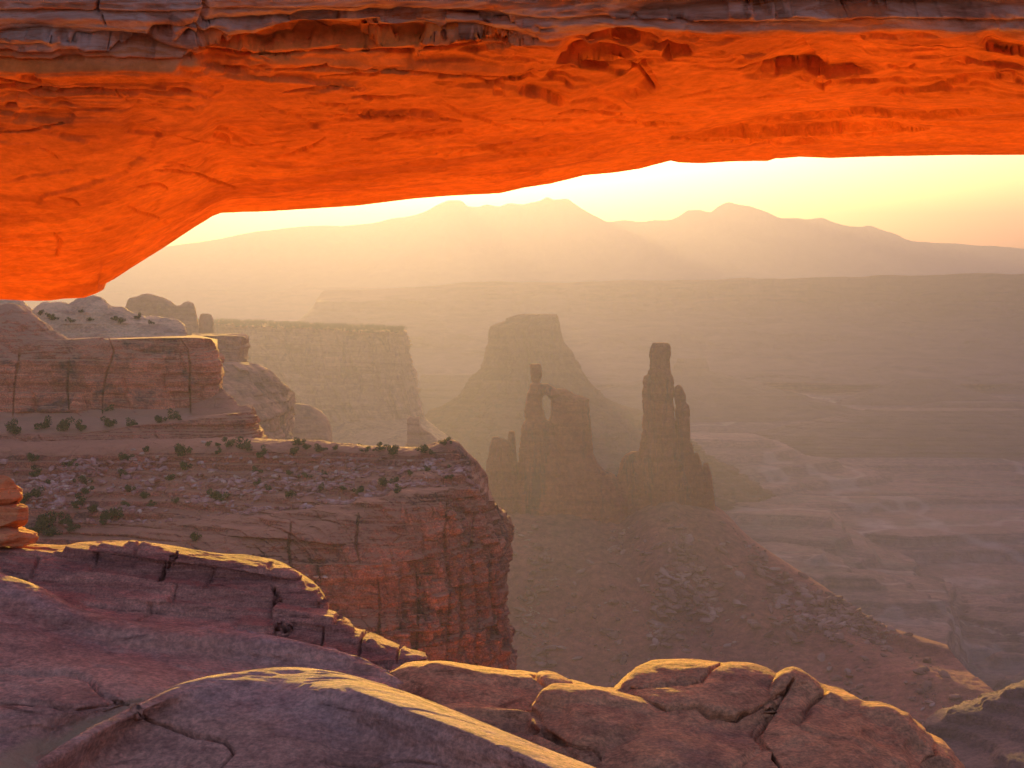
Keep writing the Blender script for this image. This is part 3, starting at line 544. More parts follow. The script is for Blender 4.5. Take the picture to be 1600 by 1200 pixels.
P = carve(P, [(985, 1076), (1040, 1068), (1095, 1062), (1110, 1045), (1125, 1036)], 3.5, 0.05)
P = carve(P, [(975, 1090), (1040, 1106), (1090, 1100), (1110, 1118), (1150, 1122), (1215, 1090)], 4, 0.08)
tag(grid_obj('rock_dome', P, M['slick2']), 'rounded brown dome with a thin gold top edge, highest of the rocks at lower right', 'rock dome')
r3 = [(1195, 1100, 10.6), (1212, 1070, 10.8), (1224, 1052, 10.9), (1238, 1046, 10.95), (1258, 1051, 11), (1300, 1071, 10.9), (1335, 1088, 10.85), (1352, 1096, 10.8), (1378, 1098, 10.75), (1400, 1104, 10.7), (1420, 1112, 10.6), (1440, 1132, 10.5), (1465, 1155, 10.4), (1490, 1180, 10.2), (1508, 1203, 10.1), (1535, 1250, 9.9)]
r3m = [(1188, 1120, 10.25), (1215, 1092, 10.45), (1245, 1082, 10.5), (1290, 1095, 10.45), (1350, 1118, 10.35), (1400, 1136, 10.25), (1430, 1158, 10.15), (1470, 1195, 10.05), (1500, 1250, 9.85)]
r3b = [(1170, 1160, 9.8), (1230, 1150, 9.8), (1300, 1160, 9.7), (1380, 1185, 9.6), (1440, 1220, 9.5), (1480, 1290, 9.4)]
r3c = [(1150, 1350, 8.6), (1250, 1350, 8.6), (1400, 1370, 8.6), (1460, 1400, 8.6)]
P = loft([shift(r3, 190, 1.4), shift(r3, 18, 0.6), r3, r3m, r3b, r3c], 800, 420, [0, .05, .12, .36, .66, 1])
P = rough(P, [(1.0, 0.06), (0.35, 0.018)], 91, (0.6, 1, 1)); P = pillow(P, 1.2, 0.36, 0.06, 93, 0.06, rot=-0.4)
P = rough(P, [(0.15, 0.007), (0.05, 0.0025)], 95, (0.6, 1, 2))
P = carve(P, [(1240, 1062), (1215, 1095), (1200, 1120), (1180, 1150), (1200, 1175), (1220, 1200)], 4, 0.08)
tag(grid_obj('rock_shoulder', P, M['slick2']), 'long rock shoulder sloping down to the right from the dome towards the bottom right corner', 'rock shoulder')

# ---- the natural arch
yn, yf = 14.0, 20.5
far = [(-1500, 1300), (-1100, 1150), (-700, 900), (-400, 640), (-250, 540), (-120, 485), (0, 468), (40, 470), (75, 470), (100, 467), (130, 466), (148, 459), (156, 455), (158, 446), (175, 437), (200, 420), (250, 389), (300, 356), (330, 338), (344, 333), (370, 332), (420, 330), (500, 325), (560, 321), (640, 311), (700, 306), (780, 302), (820, 293), (860, 287), (890, 280), (912, 274), (960, 270), (1000, 264), (1025, 257), (1048, 251), (1062, 254), (1100, 255), (1150, 252), (1200, 252), (1213, 248), (1250, 245), (1300, 247), (1350, 245), (1400, 244), (1500, 242), (1600, 242), (1900, 246), (2400, 330), (2800, 560), (3200, 1000), (3400, 1300)]
U = np.r_[np.linspace(-1500, -160, 90)[:-1], np.linspace(-160, 1760, 1180), np.linspace(1760, 3400, 100)[1:]]
fx = np.array(far, float); yfar = np.interp(U, fx[:, 0], fx[:, 1])
nl = np.array([(-1500, 1300), (-1100, 1000), (-800, 600), (-500, 280), (-300, 150), (-100, 80), (0, 76), (150, 85), (260, 88), (310, 92), (330, 68), (450, 78), (600, 78), (740, 74), (800, 68), (900, 62), (1000, 58), (1150, 52), (1250, 46), (1350, 40), (1450, 48), (1600, 56), (1900, 70), (2400, 150), (2800, 380), (3200, 900), (3400, 1300)], float)
ynear = np.interp(U, nl[:, 0], nl[:, 1])
ynear = np.convolve(np.pad(ynear, 8, mode='edge'), np.ones(17) / 17, 'valid')
sec = []          # each row: (row fraction key, py, Y)
def row(py, Y, xk=None): sec.append(np.stack([(U - 800) / F * (Y if xk is None else xk), np.full(U.shape, Y) if np.isscalar(Y) else Y, -(py - HZ) / F * Y], axis=1))
zt = 3.6
def rowz(z_, Y, xk): sec.append(np.stack([(U - 800) / F * xk, np.full(U.shape, Y), z_], axis=1))
zf = -(yfar - HZ) / F * yf; zn = -(ynear - HZ) / F * yn
topz = np.interp(U, [-1500, -900, -300, 800, 2000, 2800, 3400], [2.6, 3.4, 4.2, 4.0, 4.2, 3.6, 0])
xk = 17.0
rowz(topz, 18.2, 18); rowz(topz * 0.6 + zf * 0.4, yf + 0.5, yf); rowz(zf + 0.35, yf + 0.45, yf); row(yfar, yf)
kz = np.hanning(141); zfs = np.convolve(np.pad(zf, 70, mode='edge'), kz / kz.sum(), 'valid'); dz = zfs - zn
yfs = np.convolve(np.pad(yfar, 70, mode='edge'), kz / kz.sum(), 'valid')
for fr, Yv in ((.05, 20.0), (.14, 18.8), (.27, 17.3), (.45, 15.95), (.66, 14.95), (.85, 14.4)):
    q = min(1, fr * 7); row((yfar * (1 - q) + yfs * q) * (1 - fr) + ynear * fr, Yv)
row(ynear, yn); rowz(zn + 0.30, yn - 0.25, yn - 0.25); rowz(zn + 0.8, yn - 0.35, yn - 0.35); rowz(topz * 0.7 + zn * 0.3, yn + 0.1, yn); rowz(topz, 16.2, 16)
sec = np.array(sec); nk = len(sec); kk = np.array([0, .05, .08, .11, .14, .20, .29, .42, .57, .69, .77, .81, .88, .95, 1.0])
nvA = 640; P = interp_pts(np.linspace(0, 1, nvA), kk, sec.reshape(nk, -1)).reshape(nvA, len(U), 3)
X, Yv, Z = P[..., 0], P[..., 1], P[..., 2]
pyA = -Z / Yv * F + HZ; vv = np.linspace(0, 1, nvA)[:, None] * np.ones((1, len(U)))
N = -normals(P)
under = sstep(.105, .16, vv) * (1 - sstep(.77, .83, vv)); lip = sstep(.52, .77, vv) * (1 - sstep(.97, 1, vv))
n1 = fbm(X / 3.4, Yv / 2.6, Z / 2.0, 4, 101); n2 = fbm(X / 1.7 + 3, Yv / 1.0, Z / 1.0, 5, 103); n3 = fbm(X / 0.7, Yv / 0.35, Z / 0.5, 4, 107)
d = 0.22 * n1 * under
d += (0.35 + 0.65 * sstep(.3, .7, vv)) * under * (0.40 * (terr(n1 * 0.8 + 0.25 * n2, 0.16, 0.9) - (n1 * 0.8 + 0.25 * n2) * 0.9))        # spalled plates
d += under * 0.10 * (terr(n2, 0.22, 0.9) - n2 * 0.9)
d += 0.020 * n3 * under + 0.004 * fbm(X / 0.12, Yv / 0.1, Z / 0.1, 3, 109)
hb = Z / 0.16 + 0.5 * fbm(X / 3, Yv / 2, Z / 2, 3, 111) + 0.08 * X
d += lip * (0.10 * strata(hb, 31) + 0.15 * fbm(X / 1.3, Yv / 1.0, Z / 0.7, 4, 113) + 0.045 * strata(hb * 3, 33))
P = P + N * d[..., None]
def nn(): return -normals(P, 5)
pxg = P[..., 0] / P[..., 1] * F + 800; pyg = -P[..., 2] / P[..., 1] * F + HZ
wx, wy = 26 * fbm(X / 0.9, Yv / 0.7, Z / 0.7, 5, 131), 15 * fbm(X / 0.5 + 7, Yv / 0.5, Z / 0.5, 5, 133)
rs = np.random.RandomState(23); edges = []
for k in range(110):                                       # spalled ledge edges: sharp on one side, dying away on the other
    x0 = rs.uniform(-60, 1660); yb = np.interp(x0, fx[:, 0], fx[:, 1]); fq = rs.beta(2.2, 1.3); y0 = yb - (yb - 60) * fq; ln = rs.uniform(20, 210) * (0.5 + rs.uniform()); an = rs.normal(-0.06, 0.16)
    edges.append((x0, y0, x0 + ln * math.cos(an), y0 - ln * math.sin(an), rs.uniform(.015, .06) * (0.25 + 1.1 * fq ** 2) * (1 + 1.6 * (rs.uniform() < .15)), rs.uniform(8, 38), 1 if rs.uniform() < .75 else -1))
edges += [(1050, 217, 1460, 203, .11, 40, 1), (1130, 213, 1620, 172, .08, 50, 1), (305, 80, 860, 66, .17, 40, 1), (-30, 55, 300, 90, .14, 36, 1), (520, 178, 730, 190, .07, 30, 1), (860, 104, 1010, 102, .2, 34, 1), (1170, 128, 1380, 126, .14, 30, 1), (1010, 100, 1030, 140, .16, 60, -1), (1255, 60, 1290, 132, .12, 50, -1), (230, 50, 900, 46, .16, 22, 1), (900, 30, 1640, 22, .2, 26, 1)]
dd = np.zeros(pxg.shape)
for x0, y0, x1, y1, dep, wl_, sg in edges:
    L_ = math.hypot(x1 - x0, y1 - y0); ux, uy = (x1 - x0) / L_, (y1 - y0) / L_
    ca, cb = np.searchsorted(U, [x0 - 160, x1 + 160]); sl = np.s_[60:625, ca:cb]; pX, pY = pxg[sl], pyg[sl]
    if pX.size == 0: continue
    qx = pX - x0 + wx[sl]; qy = pY - y0 + wy[sl]; t = (qx * ux + qy * uy) / L_; sd_ = (qx * uy - qy * ux) * sg
    dd[sl] += dep * sstep(-1.2, 1.2, sd_) * np.exp(-np.maximum(sd_, 0) / wl_) * sstep(0, .25, t) * sstep(1, .75, t)
P = P + normals(P, 5) * dd[..., None]
for line, w_, dep in [
    ([(1050, 216), (1110, 219), (1180, 222), (1260, 219), (1340, 213), (1400, 206), (1450, 200)], 5, 0.16),
    ([(312, 75), (360, 80), (430, 84), (520, 80), (620, 78), (700, 74), (760, 62), (840, 62)], 4, 0.26),
    ([(-20, 52), (60, 58), (140, 72), (230, 84), (300, 88)], 3.5, 0.22),
    ([(316, -30), (322, 10), (312, 40), (314, 78)], 6, 0.22),
    ([(158, -20), (150, 15), (165, 40)], 4, 0.20),
    ([(525, 178), (560, 180), (600, 186), (640, 188), (720, 190)], 4, 0.16),
    ([(550, 152), (600, 152), (660, 148)], 3.5, 0.10), ([(860, 108), (920, 100), (970, 97), (1000, 105), (1022, 135)], 5, 0.22),
    ([(1285, 134), (1300, 130), (1340, 128), (1370, 124)], 6, 0.20), ([(800, 185), (850, 190), (940, 190), (1060, 192)], 3, 0.08),
    ([(-10, 118), (30, 130), (60, 138), (110, 140), (160, 138)], 4, 0.15), ([(0, 208), (40, 206), (80, 196), (105, 190)], 2.5, 0.08),
    ([(62, 230), (80, 240), (90, 246)], 2.5, 0.06), ([(255, 260), (280, 258), (300, 262)], 2, 0.06), ([(200, 322), (220, 332), (250, 340)], 4, 0.06),
    ([(180, 138), (186, 150), (200, 156)], 3, 0.05), ([(415, 110), (480, 108), (520, 100)], 3, 0.10), ([(500, 120), (600, 112), (700, 118), (800, 122)], 3.5, 0.12),
    ([(720, 115), (760, 128), (820, 120)], 3, 0.12), ([(1150, 110), (1200, 95), (1260, 88), (1280, 118)], 4, 0.10), ([(1540, 74), (1580, 80), (1620, 76)], 5, 0.2),
    ([(1060, 150), (1100, 146), (1140, 138)], 3, 0.10), ([(1180, 152), (1240, 148)], 2.5, 0.07), ([(1300, 190), (1360, 180), (1420, 172)], 2, 0.05),
    ([(250, 208), (330, 222), (380, 230), (460, 220)], 2, 0.05), ([(85, 365), (95, 380), (88, 400)], 6, 0.08), ([(-20, 385), (50, 387), (75, 386)], 2.5, 0.06)]:
    P = carve(P, line, w_ * 0.5, dep * 0.5, nn())
rs = np.random.RandomState(77)
for k in range(13):                                        # hairline joints
    x0, y0 = rs.uniform(0, 1600), 0; y0 = np.interp(x0, fx[:, 0], fx[:, 1]) - rs.uniform(40, 200); an = rs.normal(0.05, 0.14); ln = rs.uniform(30, 150); pl = [(x0, y0)]
    for q in range(5): an += rs.normal(0, .16); pl.append((pl[-1][0] + ln / 5 * math.cos(an), pl[-1][1] - ln / 5 * math.sin(an)))
    P[:, max(0, np.searchsorted(U, x0 - 260)):np.searchsorted(U, x0 + 260)] = carve(P[:, max(0, np.searchsorted(U, x0 - 260)):np.searchsorted(U, x0 + 260)], pl, 2.0, 0.05, nn()[:, max(0, np.searchsorted(U, x0 - 260)):np.searchsorted(U, x0 + 260)])
gray = lip * sstep(-12, 26, (ynear[None] * np.ones((nvA, 1)) + 14 - pyA) + 40 * fbm(X / 1.6, Yv / 1, Z / 0.5, 5, 121))
grid = quads(nvA, len(U)); grid = grid[:, ::-1]
lastrow = np.arange((nvA - 1) * len(U), nvA * len(U)); firstrow = np.arange(len(U))
seam = np.stack([firstrow[:-1], firstrow[1:], lastrow[1:], lastrow[:-1]], axis=1)
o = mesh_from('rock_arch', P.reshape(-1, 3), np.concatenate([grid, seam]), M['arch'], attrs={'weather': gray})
tag(o, 'massive glowing orange natural sandstone arch with grey weathered upper layers, spanning the top', 'natural arch')
# ================================================================ MIDDLE DISTANCE
def cliffy(P, seed, lay_h, lay_a, blk, blk_a, big, big_a, zone=None, vert=0.0, vert_w=8.0):
    """layer, joint and block a rock face; sizes in metres"""
    w = 1 if zone is None else zone
    N = normals(P)
    P = push(P, w * big_a * fbm(P[..., 0] / big, P[..., 1] / big, P[..., 2] / big * 0.6, 5, seed), N)
    h = P[..., 2] / lay_h + 0.5 * fbm(P[..., 0] / (big * 2), P[..., 1] / (big * 2), P[..., 2] / big, 3, seed + 1)
    Nh = N.copy(); Nh[..., 2] *= 0.15
    s = P[..., 0] + 0.7 * P[..., 1]
    sw = s + blk * 0.5 * fbm(s / blk * .7, P[..., 2] / blk * .7, s * 0, 4, seed + 2)
    hw = P[..., 2] / (blk * 0.55) + 0.45 * fbm(s / (blk * 2), P[..., 2] / blk, s * 0 + 5, 4, seed + 3)
    r1, ex, ez = blocks(sw, hw, blk, seed); r2, ex2, ez2 = blocks(sw * 1.0 + 3, hw * 2.7 + 0.3, blk * 0.42, seed + 5)
    region = sstep(-0.25, 0.25, fbm(s / (blk * 4), P[..., 2] / (blk * 3), s * 0, 3, seed + 12))
    d = lay_a * strata(h, seed) + region * (blk_a * r1 * 1.3 * sstep(0, 0.10, ex) + 0.35 * blk_a * r2) - blk_a * 0.35 * (1 - sstep(0, 0.05, ex)) * region + (1 - region) * blk_a * 0.8 * fbm(s / blk * 0.8, P[..., 2] / blk * 0.5, s * 0, 4, seed + 13)
    if vert:
        d = d - vert * np.abs(gnoise(s / vert_w, P[..., 2] / (vert_w * 8), s * 0, seed + 6)) * 2 - 0.5 * vert * np.abs(gnoise(s / (vert_w * 0.37), P[..., 2] / (vert_w * 3), s * 0, seed + 7)) * 2
    global TONE; TONE = (0.75 * r1 * region + 0.40 * r2 + 0.12 * strata(h * 0.7, seed + 21)) * w
    d = d + blk_a * 0.5 * fbm(P[..., 0] / (blk * 0.4), P[..., 1] / (blk * 0.4), P[..., 2] / (blk * 0.25), 4, seed + 9)
    return P + Nh * (d * w)[..., None]
# ---- promontory
MS[0] = 0.5
p0 = [(-300, 760, 900), (0, 760, 890), (300, 760, 880), (620, 765, 830), (700, 765, 800), (735, 770, 780), (750, 780, 760)]
p1 = [(-300, 690, 740), (0, 690, 735), (200, 687, 730), (400, 685, 720), (500, 690, 715), (600, 697, 708), (650, 699, 702), (680, 692, 695), (700, 686, 690), (716, 692, 688), (728, 706, 686), (742, 718, 688), (758, 740, 695)]
p2 = [(-300, 745, 690), (0, 745, 688), (200, 742, 684), (400, 738, 680), (500, 733, 678), (600, 730, 672), (660, 727, 668), (700, 722, 668), (730, 728, 672), (750, 740, 680), (764, 758, 692)]
p3 = [(-300, 800, 655), (0, 800, 655), (200, 802, 652), (400, 790, 648), (500, 780, 645), (600, 762, 643), (660, 752, 643), (700, 748, 646), (735, 752, 655), (758, 762, 668), (772, 778, 690)]
p4 = [(-300, 850, 640), (0, 850, 638), (200, 838, 636), (350, 815, 632), (450, 802, 630), (560, 786, 628), (650, 766, 630), (700, 760, 636), (738, 766, 648), (764, 782, 662), (782, 800, 680), (796, 812, 705)]
p5 = [(-300, 930, 622), (0, 925, 618), (200, 900, 614), (350, 880, 610), (450, 870, 608), (560, 865, 606), (650, 862, 612), (715, 860, 626), (760, 860, 645), (782, 858, 668), (792, 855, 700)]
p6 = [(-300, 1000, 612), (0, 1000, 608), (200, 980, 603), (350, 960, 600), (450, 950, 598), (560, 950, 598), (650, 950, 605), (720, 950, 622), (765, 950, 645), (790, 950, 668), (798, 950, 700)]
p7 = [(-300, 1100, 600), (0, 1100, 596), (350, 1080, 590), (560, 1080, 588), (650, 1080, 598), (730, 1080, 618), (778, 1080, 645), (802, 1080, 668), (808, 1080, 705)]
p8 = [(a, b + 220, c) for a, b, c in p7]
nv = 760; P = loft([p0, p1, p2, p3, p4, p5, p6, p7, p8], 1000, nv, [0, .05, .20, .36, .46, .60, .74, .92, 1])
v = np.linspace(0, 1, nv)[:, None] * np.ones((1, 1000)); face = sstep(.40, .50, v)
left_soft = 1 - 0.65 * (1 - sstep(200, 520, P[..., 0] / P[..., 1] * F + 800)) * (1 - sstep(.5, .6, v))
P = cliffy(P, 201, 7.0, 1.5, 10.0, 4.2, 40, 8.0, zone=face * left_soft, vert=2.0, vert_w=10)
top = 1 - face
hz_ = P[..., 2]; P[..., 2] += top * (2.4 * fbm(P[..., 0] / 22, P[..., 1] / 22, P[..., 0] * 0, 5, 211) + 1.0 * fbm(P[..., 0] / 4, P[..., 1] / 4, P[..., 0] * 0, 4, 213))
P[..., 2] = np.where(v > .13, P[..., 2] * face + top * terr(P[..., 2] + 0.8 * fbm(P[..., 0] / 30, P[..., 1] / 10, P[..., 0] * 0, 3, 215), 2.6, 0.6), P[..., 2])
lz = (sstep(.30, .36, v) * (1 - sstep(.47, .53, v)))
hh_ = P[..., 2] + 1.6 * fbm(P[..., 0] / 25, P[..., 1] / 12, P[..., 0] * 0, 4, 217) + 0.03 * P[..., 0]
P[..., 2] += (terr(hh_, 3.4, 0.5) - hh_) * 0.8 * lz; P[..., 1] -= 1.6 * lz * strata(hh_ / 2.2, 218)
for line in ([(700, 775), (694, 850), (704, 920), (698, 1045)], [(742, 790), (736, 860), (748, 950), (744, 1050)], [(650, 880), (655, 950), (648, 1050)], [(770, 830), (766, 900), (776, 1000)], [(590, 900), (594, 960), (588, 1040)], [(560, 800), (556, 850), (562, 880)], [(455, 815), (450, 860), (458, 900)], [(720, 900), (722, 980), (716, 1050)]):
    P = carve(P, line, 1.6, 1.5)
promo = P
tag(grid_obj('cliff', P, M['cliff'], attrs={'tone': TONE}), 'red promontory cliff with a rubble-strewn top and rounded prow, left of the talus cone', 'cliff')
# ---- small ledge cliff band above the rubble, left
q0 = [(-300, 668, 775), (0, 665, 772), (300, 650, 765), (380, 645, 760), (405, 650, 765)]
q1 = [(-300, 676, 745), (0, 678, 742), (100, 680, 738), (200, 668, 740), (300, 655, 742), (350, 648, 745), (392, 645, 748), (402, 655, 760)]
q2 = [(-300, 712, 735), (0, 712, 732), (100, 714, 728), (200, 700, 730), (300, 692, 732), (350, 690, 735), (398, 688, 740), (408, 690, 755)]
P = loft([q0, q1, q2, shift(q2, 25, -3)], 600, 140, [0, .3, .8, 1], linear_v=True)
P = cliffy(P, 221, 3.0, 1.6, 7, 2.2, 20, 2.5, zone=sstep(.2, .35, np.linspace(0, 1, 140))[:, None] * np.ones((1, 600)))
band = P
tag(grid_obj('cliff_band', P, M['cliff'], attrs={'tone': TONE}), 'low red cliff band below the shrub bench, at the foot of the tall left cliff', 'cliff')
# ---- shrub bench above that band
P = loft([[(-300, 648, 790), (0, 645, 785), (300, 640, 785), (360, 640, 790)], [(-300, 662, 764), (0, 660, 762), (200, 655, 760), (360, 648, 765)], [(-300, 676, 747), (0, 678, 744), (100, 680, 741), (200, 669, 742), (300, 656, 744), (365, 650, 750)], [(-300, 700, 746), (0, 700, 742), (365, 690, 748)]], 500, 120)
P[..., 2] += 0.7 * fbm(P[..., 0] / 8, P[..., 1] / 8, P[..., 0] * 0, 5, 225); bench_p = P
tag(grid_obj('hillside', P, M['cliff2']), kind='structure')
# ---- tall left cliff
u0 = [(-300, 530, 1000), (0, 528, 990), (300, 524, 960), (340, 530, 940)]
u1 = [(-300, 528, 800), (0, 529, 795), (100, 530, 792), (160, 528, 790), (165, 531, 789), (300, 527, 790), (328, 528, 795), (338, 540, 810), (340, 550, 850)]
u2 = [(-300, 560, 790), (0, 560, 786), (160, 560, 783), (300, 558, 784), (336, 560, 792), (344, 566, 812), (346, 570, 850)]
u3 = [(-300, 645, 782), (0, 645, 778), (100, 644, 776), (160, 640, 775), (300, 638, 777), (345, 640, 785), (350, 640, 805), (352, 640, 850)]
u4 = [(-300, 658, 772), (0, 660, 768), (160, 655, 765), (300, 650, 767), (352, 650, 775), (360, 650, 800), (362, 650, 850)]
P = loft([u0, u1, u2, u3, u4, shift(u4, 20, -10)], 800, 330, [0, .12, .3, .85, .93, 1], linear_v=True)
w = sstep(.08, .16, np.linspace(0, 1, 330))[:, None] * np.ones((1, 800))
P = cliffy(P, 231, 5.0, 0.9, 15, 3.2, 45, 4.0, zone=w)
for line in ([(32, 505), (33, 530), (28, 570), (22, 600), (20, 650)], [(170, 530), (178, 550), (165, 590), (160, 620), (160, 645)], [(282, 530), (293, 548), (297, 570), (296, 600), (298, 645)], [(108, 560), (105, 600), (108, 645)]):
    P = carve(P, line, 1.2, 1.8)
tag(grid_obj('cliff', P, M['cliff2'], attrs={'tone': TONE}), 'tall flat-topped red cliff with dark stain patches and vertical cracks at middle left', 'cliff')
# ---- stepped shoulder between tall cliff and terrace
s0 = [(300, 604, 800), (345, 606, 795), (370, 632, 780), (392, 634, 775), (398, 645, 780), (402, 665, 800)]
s1 = [(300, 650, 765), (345, 648, 762), (370, 648, 760), (390, 648, 760), (400, 658, 768), (408, 672, 790)]
s2 = [(300, 695, 735), (345, 692, 733), (380, 690, 733), (402, 688, 738), (412, 690, 755), (420, 692, 780)]
P = loft([shift(s0, 20, 60), s0, s1, s2], 260, 160, [0, .15, .55, 1], linear_v=True); P = cliffy(P, 241, 3.2, 1.8, 6, 2.0, 18, 2.5)
tag(grid_obj('rock_shelf', P, M['cliff'], attrs={'tone': TONE}), 'blocky pinkish shelf stepping down from the right end of the tall stained cliff', 'rock shelf')
domes = []
def dome(name, outline, base_y, Y, depth, mat, seed, label, cat, nu=220, nv=90, amp=0.06, bulge=0.5, lay=0, lay_h=4):
    """a rounded hump with the traced skyline; its front bulges towards the viewer"""
    c0 = [(a, b, Y) for a, b in outline]
    lerp = lambda t, k: [(a, b + (base_y - b) * t, Y - depth * k) for a, b in outline]
    cs = [[(a, base_y + 10, Y + depth) for a, b in outline], [(a, b + (base_y - b) * 0.15, Y + depth * .6) for a, b in outline], c0, lerp(.3, .5), lerp(.65, .8), lerp(1.0, 1.0), lerp(1.25, 1.02)]
    P = loft(cs, nu, nv, [0, .15, .3, .5, .72, .92, 1])
    s = (outline[-1][0] - outline[0][0]) / F * Y
    P = rough(P, [(s * .25, s * amp), (s * .06, s * amp * .4)], seed)
    if lay: P[..., 1] -= lay * strata(P[..., 2] / lay_h + 0.5 * fbm(P[..., 0] / s * 3, P[..., 1] / s * 3, P[..., 2] / s, 3, seed), seed)
    P = rough(P, [(s * .03, s * .006)], seed + 3, (1, 1, 2))
    domes.append(P)
    return tag(grid_obj(name, P, M[mat]), label, cat)
dome('rock_dome', [(-200, 470), (-60, 472), (0, 481), (18, 480), (35, 484), (48, 494), (62, 504), (78, 514), (98, 526), (112, 533)], 545, 815, 25, 'cliff2', 301, 'smooth reddish dome on top of the stained cliff, under the arch foot', 'rock dome', lay=0.8)
dome('rock_dome', [(-120, 470), (-40, 466), (0, 467), (30, 470), (50, 484), (58, 490)], 520, 1020, 30, 'pale', 305, 'pale whitish hump half hidden at the left edge under the arch foot', 'rock dome')
dome('rock_dome', [(48, 492), (60, 478), (78, 472), (95, 472), (108, 476), (125, 468), (153, 465), (164, 470), (172, 477), (190, 480), (207, 489), (230, 494), (250, 496), (268, 497), (282, 502), (289, 508), (291, 526)], 535, 960, 45, 'pale', 307, 'cream-coloured lumpy dome dotted with shrubs, behind the flat-topped stained cliff', 'rock dome', nu=420, nv=160, amp=0.035, lay=1.5)
MS[0] = 0.85
dome('rock_fin', [(193, 492), (196, 480), (203, 466), (212, 464), (230, 459), (245, 462), (261, 467), (270, 473), (277, 478), (283, 477), (287, 473), (294, 471), (301, 474), (306, 484), (308, 497), (311, 512)], 525, 1750, 30, 'far2', 311, 'hazy rounded fin with a notched crest, on the skyline right of the cream dome', 'rock fin', amp=0.03, lay=2)
dome('boulder', [(311, 510), (312, 494), (316, 490), (323, 490), (331, 493), (333, 499), (334, 512)], 520, 1750, 10, 'far2', 313, 'lone hazy boulder standing just right of the notched fin', 'boulder', nu=80, nv=60, amp=0.03)
# ---- receding cliffs right of the stained cliff
a0 = [(300, 521, 1050), (335, 521, 1040), (384, 522, 1030), (390, 527, 1040), (391, 540, 1080)]
a1 = [(300, 526, 1010), (335, 525, 1005), (380, 526, 1003), (388, 530, 1015), (389, 545, 1060)]
a2 = [(300, 570, 1005), (335, 568, 1000), (375, 566, 998), (384, 566, 1010), (386, 566, 1060)]
P = loft([a0, a1, a2, shift(a2, 20, -5)], 260, 110, [0, .25, .8, 1], linear_v=True); P = cliffy(P, 321, 6, 1.2, 9, 2.4, 30, 2.0, vert=1.0)
tag(grid_obj('cliff', P, M['cliff3'], attrs={'tone': TONE}), 'small square-topped cliff block just behind the right end of the stained cliff', 'cliff')
b0 = [(300, 562, 1000), (345, 565, 990), (387, 569, 985), (405, 575, 985), (425, 585, 985), (440, 596, 990), (451, 604, 1000), (456, 618, 1020), (458, 640, 1060)]
b1 = [(300, 590, 950), (345, 590, 945), (385, 590, 945), (410, 600, 948), (430, 608, 955), (446, 618, 970), (454, 632, 990), (457, 650, 1030)]
b2 = [(300, 640, 915), (345, 640, 912), (385, 642, 912), (410, 645, 915), (430, 648, 925), (444, 655, 945), (452, 665, 970), (456, 680, 1010)]
b3 = [(300, 690, 905), (345, 690, 900), (385, 690, 900), (410, 690, 905), (432, 692, 915), (446, 694, 935), (455, 696, 965), (460, 700, 1005)]
P = loft([shift(b0, 12, 80), b0, b1, b2, b3, shift(b3, 25, 0)], 420, 260, [0, .1, .35, .65, .92, 1]); P = cliffy(P, 331, 7, 2.0, 10, 3.0, 32, 4.0)
tag(grid_obj('cliff', P, M['cliff3'], attrs={'tone': TONE}), 'hazy brown cliff slope stepping down right, directly behind the blocky pinkish shelf', 'cliff')
dome('cliff', [(430, 650), (445, 634), (456, 630), (475, 631), (494, 638), (507, 648), (514, 659), (517, 672), (519, 690), (522, 705)], 712, 1250, 40, 'cliff3', 341, 'rounded hazy cliff spur rising from behind the shrubs on the terrace rim', 'cliff', amp=0.03, lay=2.5, lay_h=6)
dome('rock_pillar', [(628, 702), (636, 690), (637, 668), (636, 656), (641, 650), (648, 652), (655, 650), (656, 662), (660, 668), (672, 676), (684, 688), (694, 702), (712, 720)], 735, 1500, 20, 'cliff3', 345, 'stubby blocky pillar poking up behind the promontory rim, below the hazy mesa', 'rock pillar', amp=0.015, lay=2.5, lay_h=6)
# ---- big hazy mesa
MS[0] = 0.95
m0 = [(200, 500, 3500), (330, 500, 3400), (520, 508, 3250), (625, 513, 3100), (636, 517, 2900)]
m1 = [(200, 503, 2850), (290, 504, 2800), (330, 506, 2750), (400, 510, 2700), (520, 514, 2620), (600, 517, 2580), (628, 517, 2570), (634, 518, 2600), (637, 522, 2700)]
m2 = [(200, 530, 2840), (290, 528, 2790), (400, 530, 2690), (520, 534, 2610), (620, 538, 2565), (638, 540, 2600), (643, 545, 2700)]
m3 = [(200, 600, 2800), (290, 600, 2750), (400, 600, 2660), (520, 600, 2590), (630, 600, 2550), (648, 600, 2590), (651, 600, 2700)]
m4 = [(200, 660, 2770), (290, 660, 2720), (400, 660, 2630), (520, 660, 2560), (640, 655, 2530), (664, 655, 2570), (668, 655, 2700)]
m5 = [(200, 720, 2600), (400, 720, 2480), (520, 720, 2430), (650, 700, 2400), (690, 695, 2450), (720, 690, 2650)]
m6 = [(200, 900, 2300), (400, 900, 2200), (520, 900, 2150), (680, 860, 2150), (760, 820, 2250), (800, 790, 2600)]
P = loft([m0, m1, m2, m3, m4, m5, m6], 800, 420, [0, .1, .22, .5, .7, .84, 1], linear_v=True)
v = np.linspace(0, 1, 420)[:, None] * np.ones((1, 800))
P = cliffy(P, 351, 18, 1.6, 26, 2.5, 110, 16, zone=sstep(.08, .14, v) * (1 - 0.6 * sstep(.68, .78, v)), vert=15, vert_w=22)
P[..., 2] += (1 - sstep(.08, .12, v)) * 4 * fbm(P[..., 0] / 12, P[..., 1] / 12, P[..., 0] * 0, 3, 353)
mesaP = P
tag(grid_obj('mesa', P, M['far2'], attrs={'tone': TONE}), 'big flat-topped mesa with a sheer hazy wall and dark fringe of shrubs, left of centre', 'mesa')
